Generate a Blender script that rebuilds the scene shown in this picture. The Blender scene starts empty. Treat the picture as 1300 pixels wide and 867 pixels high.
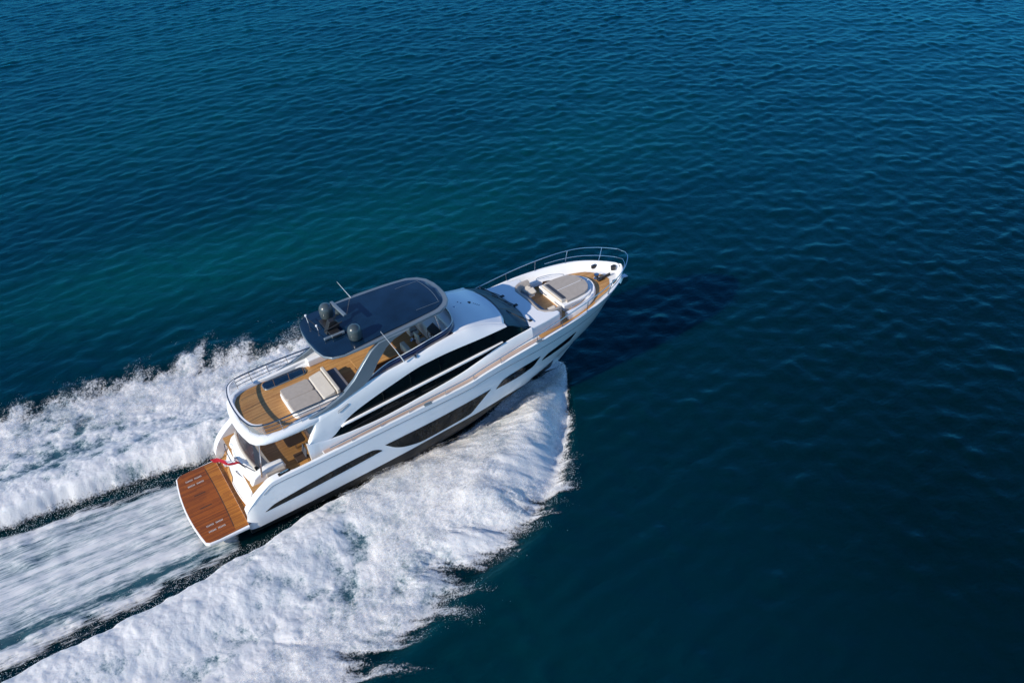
import bpy, bmesh, math, random
import numpy as np
from mathutils import Vector, Matrix
R_ = math.radians
random.seed(4)
RNG = np.random.default_rng(7)
sc = bpy.context.scene
COL = sc.collection

# ------------------------------------------------------------------ camera
cam_d = bpy.data.cameras.new('camera')
cam = bpy.data.objects.new('camera', cam_d); COL.objects.link(cam)
CAM = Vector((-1.828, -35.076, 30.902))
AZ, DEP, ROLL, FPX = R_(59.906), R_(34.950), R_(-2.713), 1172.818
d = Vector((math.cos(AZ)*math.cos(DEP), math.sin(AZ)*math.cos(DEP), -math.sin(DEP)))
r = Vector((math.sin(AZ), -math.cos(AZ), 0)); u = r.cross(d)
rr = r*math.cos(ROLL)+u*math.sin(ROLL); uu = -r*math.sin(ROLL)+u*math.cos(ROLL)
M = Matrix((rr, uu, -d)).transposed().to_4x4(); M.translation = CAM
cam.matrix_world = M
cam_d.sensor_width = 36.0; cam_d.lens = FPX*36/1300
cam_d.clip_start = 0.5; cam_d.clip_end = 30000
sc.camera = cam

# ------------------------------------------------------------------ sky, sun, exposure
SUN_EL = R_(26); SUN_TO = R_(180+8)          # azimuth (from +X, counter-clockwise) where the sun stands
world = bpy.data.worlds.new('World'); sc.world = world; world.use_nodes = True
nt = world.node_tree; nt.nodes.clear()
sky = nt.nodes.new('ShaderNodeTexSky'); sky.sky_type = 'NISHITA'; sky.sun_disc = False
sky.sun_elevation = SUN_EL; sky.sun_rotation = math.pi/2 - SUN_TO
sky.air_density = 1.0; sky.dust_density = 0.0; sky.ozone_density = 4.0
bg = nt.nodes.new('ShaderNodeBackground'); bg.inputs[1].default_value = 0.15
wo = nt.nodes.new('ShaderNodeOutputWorld')
tint = nt.nodes.new('ShaderNodeMixRGB'); tint.blend_type = 'MULTIPLY'; tint.inputs[0].default_value = 1; tint.inputs[2].default_value = (.60, .84, 1.06, 1)
nt.links.new(sky.outputs[0], tint.inputs[1]); nt.links.new(tint.outputs[0], bg.inputs[0]); nt.links.new(bg.outputs[0], wo.inputs[0])
sl = bpy.data.lights.new('sun', 'SUN'); sl.energy = 4.8; sl.angle = R_(0.5); sl.color = (1, .92, .80)
sun = bpy.data.objects.new('sun', sl); COL.objects.link(sun)
sdir = Vector((math.cos(SUN_TO)*math.cos(SUN_EL), math.sin(SUN_TO)*math.cos(SUN_EL), math.sin(SUN_EL)))
sun.rotation_euler = sdir.to_track_quat('Z', 'Y').to_euler()
sc.view_settings.view_transform = 'Standard'; sc.view_settings.look = 'None'
sc.view_settings.exposure = 0.13; sc.view_settings.gamma = 1.0; sc.view_settings.use_curve_mapping = False
sc.render.engine = 'CYCLES'
sc.cycles.max_bounces = 8; sc.cycles.transparent_max_bounces = 12; sc.cycles.use_denoising = True

TRIM = R_(4.016); PIV = Vector((8, 0, 0)); WL = -0.30
BOAT = Matrix.Translation(PIV) @ Matrix.Rotation(-TRIM, 4, 'Y') @ Matrix.Translation(-PIV)

# ------------------------------------------------------------------ materials
def mat(name, col, rough=.5, metal=0, spec=.5, coat=0, var=.06, vscale=1.2, bump=0, bscale=30, trans=0, alpha=1, ior=1.45):
    m = bpy.data.materials.new(name); m.use_nodes = True
    n = m.node_tree; b = n.nodes['Principled BSDF']
    b.inputs['Roughness'].default_value = rough; b.inputs['Metallic'].default_value = metal
    b.inputs['Specular IOR Level'].default_value = spec; b.inputs['Coat Weight'].default_value = coat
    b.inputs['Coat Roughness'].default_value = .05; b.inputs['IOR'].default_value = ior
    b.inputs['Transmission Weight'].default_value = trans; b.inputs['Alpha'].default_value = alpha
    tc = n.nodes.new('ShaderNodeTexCoord'); nz = n.nodes.new('ShaderNodeTexNoise')
    nz.inputs['Scale'].default_value = vscale; nz.inputs['Detail'].default_value = 6
    n.links.new(tc.outputs['Object'], nz.inputs['Vector'])
    cr = n.nodes.new('ShaderNodeValToRGB')
    cr.color_ramp.elements[0].position = .3; cr.color_ramp.elements[1].position = .7
    cr.color_ramp.elements[0].color = tuple(c*(1-var) for c in col)+(1,)
    cr.color_ramp.elements[1].color = tuple(min(1, c*(1+var)) for c in col)+(1,)
    n.links.new(nz.outputs['Fac'], cr.inputs[0]); n.links.new(cr.outputs[0], b.inputs['Base Color'])
    if bump:
        n2 = n.nodes.new('ShaderNodeTexNoise'); n2.inputs['Scale'].default_value = bscale
        n2.inputs['Detail'].default_value = 4
        n.links.new(tc.outputs['Object'], n2.inputs['Vector'])
        bp = n.nodes.new('ShaderNodeBump'); bp.inputs['Strength'].default_value = bump; bp.inputs['Distance'].default_value = .02
        n.links.new(n2.outputs['Fac'], bp.inputs['Height']); n.links.new(bp.outputs[0], b.inputs['Normal'])
    return m

def teak(name, c1, c2, seam, w, rough, coat, cross=1.6):
    """Planks running fore and aft (object x), caulked every w metres, each plank its own tone."""
    m = bpy.data.materials.new(name); m.use_nodes = True
    n = m.node_tree; L = n.links; N = n.nodes; b = N['Principled BSDF']
    b.inputs['Roughness'].default_value = rough; b.inputs['Coat Weight'].default_value = coat; b.inputs['Coat Roughness'].default_value = .15
    tc = N.new('ShaderNodeTexCoord'); sx = N.new('ShaderNodeSeparateXYZ'); L.new(tc.outputs['Object'], sx.inputs[0])
    def mth(op, a, bb=None):
        q = N.new('ShaderNodeMath'); q.operation = op
        for i, v in enumerate((a, bb)):
            if v is None: continue
            if isinstance(v, (int, float)): q.inputs[i].default_value = v
            else: L.new(v, q.inputs[i])
        return q.outputs[0]
    t = mth('DIVIDE', sx.outputs[1], w); fl = mth('FLOOR', t); fr = mth('SUBTRACT', t, fl)
    wn = N.new('ShaderNodeTexWhiteNoise'); wn.noise_dimensions = '2D'
    seg = mth('FLOOR', mth('ADD', mth('DIVIDE', sx.outputs[0], cross), mth('MULTIPLY', fl, .37)))
    cb = N.new('ShaderNodeCombineXYZ'); L.new(fl, cb.inputs[0]); L.new(seg, cb.inputs[1]); L.new(cb.outputs[0], wn.inputs['Vector'])
    mp = N.new('ShaderNodeMapping'); mp.inputs['Scale'].default_value = (2.5, 30, 5); L.new(tc.outputs['Object'], mp.inputs[0])
    nz = N.new('ShaderNodeTexNoise'); nz.inputs['Scale'].default_value = 1; nz.inputs['Detail'].default_value = 5; L.new(mp.outputs[0], nz.inputs['Vector'])
    nb = N.new('ShaderNodeTexNoise'); nb.inputs['Scale'].default_value = 1.1; nb.inputs['Detail'].default_value = 3; L.new(tc.outputs['Object'], nb.inputs['Vector'])
    f = mth('ADD', mth('MULTIPLY', wn.outputs['Value'], .35), mth('ADD', mth('MULTIPLY', nz.outputs['Fac'], .4), mth('MULTIPLY', nb.outputs['Fac'], .45)))
    cr = N.new('ShaderNodeValToRGB'); cr.color_ramp.elements[0].position = .3; cr.color_ramp.elements[1].position = .85
    cr.color_ramp.elements[0].color = c1+(1,); cr.color_ramp.elements[1].color = c2+(1,); L.new(f, cr.inputs[0])
    sm = mth('LESS_THAN', fr, .09)
    mx = N.new('ShaderNodeMixRGB'); L.new(sm, mx.inputs[0]); L.new(cr.outputs[0], mx.inputs[1]); mx.inputs[2].default_value = seam+(1,)
    L.new(mx.outputs[0], b.inputs['Base Color'])
    return m

WHITE = mat('white_gelcoat', (.80, .80, .79), .22, coat=.5, var=.025, vscale=.6)
WHITE2 = mat('white_moulding', (.80, .795, .78), .35, coat=.2, var=.03, vscale=2)
BOTTOM = mat('black_bottom_paint', (.015, .016, .018), .5, var=.3, vscale=3)
GLASS = mat('black_glass', (.002, .005, .006), .05, coat=0, spec=.34, var=.1, vscale=.8)
WSGLASS = mat('tinted_windscreen', (.022, .085, .12), .38, coat=0, spec=.10, var=.2, vscale=.8)
SMOKE = mat('smoked_screen', (.012, .014, .05), .06, coat=.7, var=.3)
GREY = mat('grey_metallic_paint', (.19, .235, .265), .32, metal=.35, coat=.4, var=.05)
ROOFBLK = mat('glossy_dark_roof_panel', (.004, .017, .040), .09, coat=.35, var=.35, vscale=1.1)
DOME = mat('dark_grey_dome', (.05, .066, .072), .3, coat=.5, var=.05)
GRILLE = mat('pale_grille', (.5, .46, .42), .5, var=.1)
RUB = mat('grey_strake', (.16, .17, .19), .4, var=.05)
STEEL = mat('polished_steel', (.55, .57, .60), .16, metal=1, var=.03)
RAIL = mat('dark_steel_rail', (.16, .17, .20), .2, metal=1, var=.05)
BLACK = mat('black_fitting', (.02, .02, .022), .4, var=.2)
BEIGE = mat('beige_upholstery', (.40, .365, .32), .8, var=.06, vscale=4, bump=.15, bscale=60)
CREAM = mat('cream_upholstery', (.53, .48, .41), .75, var=.05, vscale=3, bump=.2, bscale=20)
GREYFAB = mat('grey_upholstery', (.37, .325, .28), .85, var=.07, vscale=5, bump=.2, bscale=70)
SLATE = mat('slate_upholstery', (.15, .145, .165), .8, var=.06, vscale=5)
DARKFAB = mat('charcoal_fabric', (.055, .06, .075), .8, var=.1, vscale=6)
BROWN = mat('brown_interior', (.05, .03, .02), .6, var=.3)
RED = mat('red_bunting', (.36, .006, .02), .7, var=.2, vscale=6)
NAVY = mat('navy_bunting', (.02, .025, .16), .7, var=.2)
FLAGW = mat('white_bunting', (.8, .8, .8), .7, var=.05)
TEAK_FLY = teak('teak_deck', (.33, .15, .042), (.56, .30, .10), (.16, .08, .03), .075, .45, .05)
TEAK_PLAT = teak('wet_varnished_teak', (.13, .032, .003), (.33, .088, .007), (.06, .018, .003), .09, .28, .12, 2.2)
TEAK_INNER = teak('dry_varnished_teak', (.22, .066, .007), (.46, .17, .02), (.09, .03, .006), .09, .35, .08, 2.2)
TEAK_SIDE = teak('weathered_side_teak', (.33, .245, .205), (.45, .345, .295), (.2, .14, .11), .07, .5, 0)

# ------------------------------------------------------------------ mesh helpers
def cv(xs, vs):
    xs = np.array(xs, float); vs = np.array(vs, float)
    h = np.diff(xs); dl = np.diff(vs)/h
    m = np.zeros(len(xs)); m[0] = dl[0]; m[-1] = dl[-1]
    for i in range(1, len(xs)-1):
        m[i] = 0 if dl[i-1]*dl[i] <= 0 else 2*dl[i-1]*dl[i]/(dl[i-1]+dl[i])
    def f(x):
        x = np.clip(np.asarray(x, float), xs[0], xs[-1]); i = np.clip(np.searchsorted(xs, x)-1, 0, len(h)-1)
        t = (x-xs[i])/h[i]
        return ((1+2*t)*(1-t)**2*vs[i]+t*(1-t)**2*h[i]*m[i]+t*t*(3-2*t)*vs[i+1]+t*t*(t-1)*h[i]*m[i+1])
    return f

class MB:
    def __init__(s): s.v = []; s.f = []
    def add(s, vs, fs):
        o = len(s.v); s.v += [tuple(map(float, p)) for p in vs]; s.f += [tuple(i+o for i in f) for f in fs]; return s
    def grid(s, rows, closed=False):
        n = len(rows[0]); vs = [p for rw in rows for p in rw]; fs = []
        for i in range(len(rows)-1):
            for j in range(n if closed else n-1):
                a, b = i*n+j, i*n+(j+1) % n
                fs.append((a, b, b+n, a+n))
        return s.add(vs, fs)
    def prism(s, out, z0, z1, top_in=0.0):
        """vertical prism of a plan outline (CCW); z0,z1 numbers or functions of (x,y)."""
        n = len(out); cx = sum(p[0] for p in out)/n; cy = sum(p[1] for p in out)/n
        g0 = z0 if callable(z0) else (lambda x, y: z0); g1 = z1 if callable(z1) else (lambda x, y: z1)
        lo = [(x, y, g0(x, y)) for x, y in out]
        hi = []
        for x, y in out:
            dx, dy = cx-x, cy-y; L = math.hypot(dx, dy) or 1
            x2, y2 = x+dx/L*top_in, y+dy/L*top_in; hi.append((x2, y2, g1(x2, y2)))
        fs = [tuple(range(n-1, -1, -1)), tuple(range(n, 2*n))]
        fs += [(i, (i+1) % n, (i+1) % n+n, i+n) for i in range(n)]
        return s.add(lo+hi, fs)
    def plate(s, pts, y0, y1):
        """polygon in the x-z plane given thickness along y; y0,y1 numbers or functions of z."""
        n = len(pts); g0 = y0 if callable(y0) else (lambda z: y0); g1 = y1 if callable(y1) else (lambda z: y1)
        vs = [(x, g0(z), z) for x, z in pts]+[(x, g1(z), z) for x, z in pts]
        fs = [tuple(range(n)), tuple(range(2*n-1, n-1, -1))]+[(i, i+n, (i+1) % n+n, (i+1) % n) for i in range(n)]
        return s.add(vs, fs)
    def box(s, x0, x1, y0, y1, z0, z1):
        return s.prism([(x0, y0), (x1, y0), (x1, y1), (x0, y1)], z0, z1)
    def tube(s, pts, rad, n=8, closed=False):
        P = [Vector(p) for p in pts]; rows = []; k = len(P)
        prev = None
        for i, p in enumerate(P):
            if closed: t = P[(i+1) % k]-P[i-1]
            else: t = P[min(i+1, k-1)]-P[max(i-1, 0)]
            t.normalize()
            a = t.cross(Vector((0, 0, 1))) if prev is None else prev-t*prev.dot(t)
            if a.length < 1e-4: a = t.cross(Vector((0, 1, 0)))
            a.normalize(); b = t.cross(a); prev = a
            rd = rad[i] if isinstance(rad, (list, tuple)) else rad
            rows.append([p+a*rd*math.cos(2*math.pi*j/n)+b*rd*math.sin(2*math.pi*j/n) for j in range(n)])
        if closed: rows.append(rows[0])
        s.grid(rows, True)
        if not closed:
            o = len(s.v)-n*k; s.f.append(tuple(o+j for j in range(n-1, -1, -1))); o2 = len(s.v)-n; s.f.append(tuple(o2+j for j in range(n)))
        return s
    def lathe(s, prof, c, n=24):
        rows = [[(c[0]+rd*math.cos(2*math.pi*j/n), c[1]+rd*math.sin(2*math.pi*j/n), c[2]+z) for j in range(n)] for rd, z in prof]
        s.grid(rows, True); return s
    def build(s, name, m, parent=None, smooth=35, bevel=0, solid=0, off=(0, 0, 0), seg=2, subs=0):
        me = bpy.data.meshes.new(name)
        me.from_pydata([(x-off[0], y-off[1], z-off[2]) for x, y, z in s.v], [], s.f)
        bm = bmesh.new(); bm.from_mesh(me)
        bmesh.ops.remove_doubles(bm, verts=bm.verts, dist=1e-5)
        bmesh.ops.dissolve_degenerate(bm, edges=bm.edges, dist=1e-5)
        bmesh.ops.recalc_face_normals(bm, faces=bm.faces); bm.to_mesh(me); bm.free()
        me.polygons.foreach_set('use_smooth', [True]*len(me.polygons))
        me.set_sharp_from_angle(angle=R_(smooth))
        me.materials.append(m)
        o = bpy.data.objects.new(name, me); COL.objects.link(o)
        if parent: o.parent = parent
        if solid:
            q = o.modifiers.new('solid', 'SOLIDIFY'); q.thickness = solid; q.offset = -1
        if bevel:
            q = o.modifiers.new('bevel', 'BEVEL'); q.width = bevel; q.segments = seg; q.limit_method = 'ANGLE'; q.angle_limit = R_(30)
            q = o.modifiers.new('wn', 'WEIGHTED_NORMAL'); q.keep_sharp = False
        if subs:
            q = o.modifiers.new('sub', 'SUBSURF'); q.levels = q.render_levels = subs
        return o

def tag(o, label, cat, group=None, kind=None):
    if label: o['label'] = label
    if cat: o['category'] = cat
    if group: o['group'] = group
    if kind: o['kind'] = kind
    return o
def thing(name, label, cat, loc=(0, 0, 0), group=None):
    o = bpy.data.objects.new(name, None); COL.objects.link(o)
    o.empty_display_size = .2
    o.matrix_world = BOAT @ Matrix.Translation(loc)
    return tag(o, label, cat, group)
def sym(half):
    """half outline with y>=0 from front centre to aft centre -> closed CCW outline"""
    return [(x, y) for x, y in half]+[(x, -y) for x, y in reversed(half) if y > 1e-6]
def rrect(x0, x1, y0, y1, rd, n=5):
    out = []
    for cx, cy, a in ((x1-rd, y1-rd, 0), (x0+rd, y1-rd, 90), (x0+rd, y0+rd, 180), (x1-rd, y0+rd, 270)):
        for k in range(n+1):
            t = R_(a+90*k/n); out.append((cx+rd*math.cos(t), cy+rd*math.sin(t)))
    return out
def smooth_path(pts, n=12):
    P = [Vector(p) for p in pts]; out = []
    for i in range(len(P)-1):
        p0 = P[max(i-1, 0)]; p1 = P[i]; p2 = P[i+1]; p3 = P[min(i+2, len(P)-1)]
        for k in range(n):
            t = k/n
            out.append(.5*((2*p1)+(p2-p0)*t+(2*p0-5*p1+4*p2-p3)*t*t+(3*p1-p0-3*p2+p3)*t**3))
    return out+[P[-1]]
def smooth_loop(pts, n=6):
    P = [Vector((p[0], p[1], 0)) for p in pts]; k = len(P); out = []
    for i in range(k):
        p0, p1, p2, p3 = P[i-1], P[i], P[(i+1) % k], P[(i+2) % k]
        for j in range(n):
            t = j/n; q = .5*((2*p1)+(p2-p0)*t+(2*p0-5*p1+4*p2-p3)*t*t+(3*p1-p0-3*p2+p3)*t**3); out.append((q.x, q.y))
    return out

# ------------------------------------------------------------------ noise for the sea and the wake (numpy)
def hash2(ix, iy, seed):
    h = (ix.astype(np.int64)*374761393+iy.astype(np.int64)*668265263+seed*1442695041) & 0xffffffff
    h = ((h ^ (h >> 13))*1274126177) & 0xffffffff
    return ((h ^ (h >> 16)) & 0xffffff)/float(0xffffff)
def vn(x, y, seed):
    ix = np.floor(x); iy = np.floor(y); fx = x-ix; fy = y-iy
    fx = fx*fx*fx*(fx*(fx*6-15)+10); fy = fy*fy*fy*(fy*(fy*6-15)+10)
    a = hash2(ix, iy, seed); b = hash2(ix+1, iy, seed); c = hash2(ix, iy+1, seed); e = hash2(ix+1, iy+1, seed)
    return (a+(b-a)*fx)*(1-fy)+(c+(e-c)*fx)*fy
def fbm(x, y, seed, octv=4, gain=.5):
    s = 0; amp = 1; tot = 0
    for o in range(octv):
        ca, sa = math.cos(o*.7+.3), math.sin(o*.7+.3)
        s = s+amp*vn(x*ca-y*sa, x*sa+y*ca, seed+o*17); tot += amp; amp *= gain; x = x*2.03; y = y*2.03
    return s/tot
def billow(x, y, seed, octv=4, gain=.5):
    s = 0; amp = 1; tot = 0
    for o in range(octv):
        ca, sa = math.cos(o*.9+.2), math.sin(o*.9+.2)
        q = vn(x*ca-y*sa, x*sa+y*ca, seed+o*31)
        s = s+amp*np.abs(2*q-1); tot += amp; amp *= gain; x = x*2.07; y = y*2.07
    return s/tot
def sstep(a, b, x):
    t = np.clip((x-a)/(b-a), 0, 1); return t*t*(3-2*t)

def np_mesh(name, verts, quads, m, attr=None, smooth=True, tri=False):
    me = bpy.data.meshes.new(name); k = 3 if tri else 4
    me.vertices.add(len(verts)); me.vertices.foreach_set('co', np.ascontiguousarray(verts, np.float32).ravel())
    nq = len(quads); me.loops.add(nq*k); me.polygons.add(nq)
    me.loops.foreach_set('vertex_index', np.ascontiguousarray(quads, np.int32).ravel())
    me.polygons.foreach_set('loop_start', np.arange(0, nq*k, k, dtype=np.int32))
    me.polygons.foreach_set('loop_total', np.full(nq, k, np.int32))
    me.polygons.foreach_set('use_smooth', np.full(nq, smooth, bool))
    me.update(calc_edges=True)
    for nm, val in (attr or {}).items():
        a = me.attributes.new(nm, 'FLOAT', 'POINT'); a.data.foreach_set('value', np.ascontiguousarray(val, np.float32).ravel())
    me.materials.append(m)
    o = bpy.data.objects.new(name, me); COL.objects.link(o); return o

# ------------------------------------------------------------------ sea
def sea_material():
    m = bpy.data.materials.new('deep_sea_water'); m.use_nodes = True
    n = m.node_tree; N = n.nodes; L = n.links; N.clear()
    out = N.new('ShaderNodeOutputMaterial')
    geo = N.new('ShaderNodeNewGeometry')
    at = N.new('ShaderNodeAttribute'); at.attribute_name = 'shoal_shade'
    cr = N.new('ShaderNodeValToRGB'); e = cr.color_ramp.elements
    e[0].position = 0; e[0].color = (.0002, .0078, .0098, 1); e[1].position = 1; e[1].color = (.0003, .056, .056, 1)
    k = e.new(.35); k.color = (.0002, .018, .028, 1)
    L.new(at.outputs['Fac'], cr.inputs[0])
    b = N.new('ShaderNodeBsdfPrincipled'); L.new(cr.outputs[0], b.inputs['Base Color'])
    b.inputs['Roughness'].default_value = 1; b.inputs['Specular IOR Level'].default_value = 0
    b.inputs['Subsurface Weight'].default_value = 1; b.inputs['Subsurface Radius'].default_value = (.3, .9, 1.2); b.inputs['Subsurface Scale'].default_value = 3.2
    mp = N.new('ShaderNodeMapping'); mp.inputs['Rotation'].default_value = (0, 0, R_(-25)); mp.inputs['Scale'].default_value = (1, 1.5, 1)
    L.new(geo.outputs['Position'], mp.inputs[0])
    a = N.new('ShaderNodeTexNoise'); a.inputs['Scale'].default_value = 3.0; a.inputs['Detail'].default_value = 5; a.inputs['Roughness'].default_value = .55
    L.new(mp.outputs[0], a.inputs['Vector'])
    bp = N.new('ShaderNodeBump'); bp.inputs['Strength'].default_value = .38; bp.inputs['Distance'].default_value = .10
    L.new(a.outputs['Fac'], bp.inputs['Height']); L.new(bp.outputs[0], b.inputs['Normal'])
    g = N.new('ShaderNodeBsdfGlossy'); g.inputs['Color'].default_value = (.12, .62, .77, 1); g.inputs['Roughness'].default_value = .07
    fr = N.new('ShaderNodeFresnel'); fr.inputs['IOR'].default_value = 1.333
    L.new(bp.outputs[0], g.inputs['Normal']); L.new(bp.outputs[0], fr.inputs['Normal'])
    mx = N.new('ShaderNodeMixShader'); L.new(fr.outputs[0], mx.inputs[0]); L.new(b.outputs[0], mx.inputs[1]); L.new(g.outputs[0], mx.inputs[2])
    L.new(mx.outputs[0], out.inputs[0]); return m
SEA = sea_material()

APEX = 21.7
so_f = cv([-20, -8, -3, 2, 5.3, 9, 12.5, 14.8, 16.7, 18.8, 20.4, 21.7], [14.6, 14.2, 13.8, 13.2, 12.5, 11.3, 10.4, 9.1, 7.5, 5.0, 2.6, .5])
si_f = cv([-20, -8, -1, 2.7, 6, 10, 14, 17, 19.5, 21.7], [5.7, 5.0, 4.45, 3.85, 3.1, 2.6, 2.3, 1.8, 1.2, .15])
HULLW = cv([-20, 2, 10, 14, 17, 19, 21, 22.3], [2.7, 2.7, 2.6, 2.3, 1.8, 1.3, .6, .0])

def chop(x, y):
    """wind chop: a directional sum of sines; crests roughly across the line of sight"""
    rg = np.random.default_rng(11); z = np.zeros_like(x)
    for lam in np.geomspace(.62, 8, 96):
        k = 2*math.pi/lam; th = R_(70)+rg.normal(0, R_(42)); ph = rg.uniform(0, 6.283)
        slope = .0190*math.exp(-(math.log(lam/1.15)/.65)**2)+.0036
        z += slope/k*np.sin(k*(x*math.cos(th)+y*math.sin(th))+ph)
    z = z*(.72+.6*fbm(x*.045, y*.045, 951, 3))
    z = z+.5*np.maximum(z, 0)**2/.07
    return z
def sea_z(x, y):
    z = WL+chop(x, y)
    s = np.abs(y)
    inw = sstep(.5, -1.0, s-so_f(x))*sstep(22.5, 20, x)*sstep(-26, -18, x)
    return z-inw*.45

def build_sea():
    xs = np.concatenate([-np.geomspace(9000, 152, 22), np.arange(-150, -70, .6), np.arange(-70, 125, .19), np.arange(125, 220, .6), np.geomspace(222, 9000, 22)])
    ys = np.concatenate([-np.geomspace(9000, 102, 22), np.arange(-100, -40, .6), np.arange(-40, 140, .19), np.arange(140, 290, .6), np.geomspace(292, 9000, 22)])
    X, Y = np.meshgrid(xs, ys, indexing='ij')
    fade = np.minimum(np.minimum(sstep(-150, -130, X), sstep(220, 195, X)), np.minimum(sstep(-100, -85, Y), sstep(290, 255, Y)))
    fade = fade*(.5+.5*np.minimum(np.minimum(sstep(-76, -70, X), sstep(130, 124, X)), np.minimum(sstep(-44, -40, Y), sstep(140, 134, Y))))
    Z = WL+(sea_z(X, Y)-WL)*fade
    nx, ny = X.shape
    V = np.stack([X, Y, Z], -1).reshape(-1, 3)
    idx = np.arange(nx*ny).reshape(nx, ny)
    Q = np.stack([idx[:-1, :-1], idx[1:, :-1], idx[1:, 1:], idx[:-1, 1:]], -1).reshape(-1, 4)
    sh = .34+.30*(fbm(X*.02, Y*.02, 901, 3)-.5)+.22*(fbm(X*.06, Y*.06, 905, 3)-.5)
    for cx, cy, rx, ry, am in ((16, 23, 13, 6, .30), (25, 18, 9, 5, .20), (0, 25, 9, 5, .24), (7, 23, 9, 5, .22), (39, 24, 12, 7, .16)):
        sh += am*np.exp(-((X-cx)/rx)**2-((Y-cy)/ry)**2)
    sh -= .26*sstep(8, -16, Y+.25*(30-X))*sstep(8, 30, X)          # steep-view and vignette darkening painted into the water colour, to starboard
    sh -= .25*sstep(.5, -1.0, np.abs(Y)-so_f(X))*sstep(22.5, 20, X)*sstep(-26, -18, X)  # shade of the wake's sloping troughs painted into the water colour
    o = np_mesh('sea', V, Q, SEA, {'shoal_shade': np.clip(sh, 0, 1)}); o['kind'] = 'structure'
build_sea()

# ------------------------------------------------------------------ yacht: hull curves (boat frame: x forward from the platform edge, y to port, z up)
yacht = thing('motor_yacht', 'white flybridge motor yacht speeding across deep blue sea', 'yacht')
ygf = cv([2.6, 2.75, 3.1, 4, 6, 10, 14, 18, 20, 21, 22, 23, 24, 24.5, 25, 25.5, 25.8, 26.02], [2.50, 2.66, 2.80, 2.86, 2.95, 3.0, 3.0, 2.95, 2.83, 2.72, 2.54, 2.28, 1.9, 1.62, 1.26, .78, .42, .02])
zref = cv([2.6, 5, 10, 13, 14.5, 15.5, 18.5, 21, 24, 26.02], [2.5, 2.62, 2.84, 2.93, 3.0, 3.16, 3.48, 3.64, 3.72, 3.64])
zwing = cv([2.6, 2.72, 3.1, 3.76, 4.2, 4.8], [.72, 1.25, 1.78, 2.3, 2.54, 2.61])
def zgf(x):
    x = np.asarray(x, float); return np.where(x < 4.8, np.minimum(zwing(x), zref(x)), zref(x))
ycf = cv([2.6, 10, 14, 17, 19, 21, 22.3, 23.2, 24.1, 25, 26.02], [2.56, 2.6, 2.38, 1.93, 1.45, .86, .46, .22, .1, .04, .005])
zcf = cv([2.6, 10, 14, 17, 19, 21, 22.3, 23.2, 24.1, 25, 25.9, 26.02], [-.1, -.25, -.1, .2, .42, .62, .72, .85, 1.58, 2.56, 3.1, 3.5])
zkf = cv([2.6, 10, 20, 21.3, 22.3, 23.2, 24.1, 25, 25.9, 26.02], [-.9, -1.2, -1.2, -.9, -.2, .5, 1.5, 2.5, 3.05, 3.45])
zbf = cv([2.6, 6.7, 10, 12.6, 14.6, 16.6, 17.6, 18.6, 21.2], [.14, .36, .54, .68, .74, .76, .68, .46, .64])
pf = cv([2.6, 12, 16, 19, 22, 24, 26], [.42, .42, .44, .48, .58, .75, .95])
def hullY(x, z):
    uu_ = np.clip((z-zcf(x))/(zref(x)-zcf(x)), 0, 1.05)
    return ycf(x)+(ygf(x)-ycf(x))*uu_**pf(x)

XS = np.concatenate([np.linspace(2.6, 5, 26), np.arange(5.3, 22, .3), np.arange(22, 25.4, .15), np.linspace(25.4, 26.02, 10)])
knk = cv([3.6, 13, 16, 19.3, 22, 25.2], [.2, .28, .34, .56, .64, .45])
def hull_parts():
    top = MB(); bot = MB()
    for sgn in (1, -1):
        rt, rb = [], []
        for x in XS:
            zg = float(zgf(x)); zc = float(zcf(x)); zb = float(max(zbf(x), zc+.005)) if x < 21.2 else zc+.005
            zz = [zg-.30] if zg-.30 > zb+.1 else [zg-.02]
            col = [(zg, 0), (zz[0]+.03, 0), (zz[0]+.02, 0), (zz[0]-.015, 0), (zz[0]-.03, 0)]
            col += [(zb+(zz[0]-.05-zb)*(1-k/8), 0) for k in range(1, 9)]
            rt.append([(x, sgn*max(float(hullY(x, z))+(dy if x < 25.3 else 0), 0), z) for z, dy in col])
            rb.append([(x, sgn*float(hullY(x, zb)), zb), (x, sgn*float(hullY(x, zb*.5+zc*.5)), zb*.5+zc*.5), (x, sgn*float(ycf(x)), zc), (x, sgn*max(float(ycf(x))-.06, 0), zc-.05), (x, 0, float(zkf(x)))])
        top.grid(rt)
        for i in range(len(rb)-1):
            for j in range(4):
                quad = (rb[i][j], rb[i+1][j], rb[i+1][j+1], rb[i][j+1])
                (top if XS[i] > 18.6+j*.75 else bot).add(quad, [(0, 1, 2, 3)])
    for sgn in (1, -1):
        rl = MB(); rl.grid([[(x, sgn*(float(hullY(x, zk))+e), zk) for zk, e in ((float(zgf(x)-knk(x)), -.005), (float(zgf(x)-knk(x))-.004, .014), (float(zgf(x)-knk(x))-.026, .014), (float(zgf(x)-knk(x))-.03, -.005))] for x in XS if 3.6 < x < 25.2])
        rl.build('rubbing_strake', RUB, yacht)
    # transom plate
    x = 2.6; zt = .7
    top.add([(x, -2.74, zt), (x, 2.74, zt), (x, 2.56, -.1), (x, 0, -.9), (x, -2.56, -.1)], [(0, 1, 2, 3, 4)])
    top.build('hull', WHITE, yacht, smooth=40)
    bot.build('bottom_paint', BOTTOM, yacht, smooth=40)
hull_parts()

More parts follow.
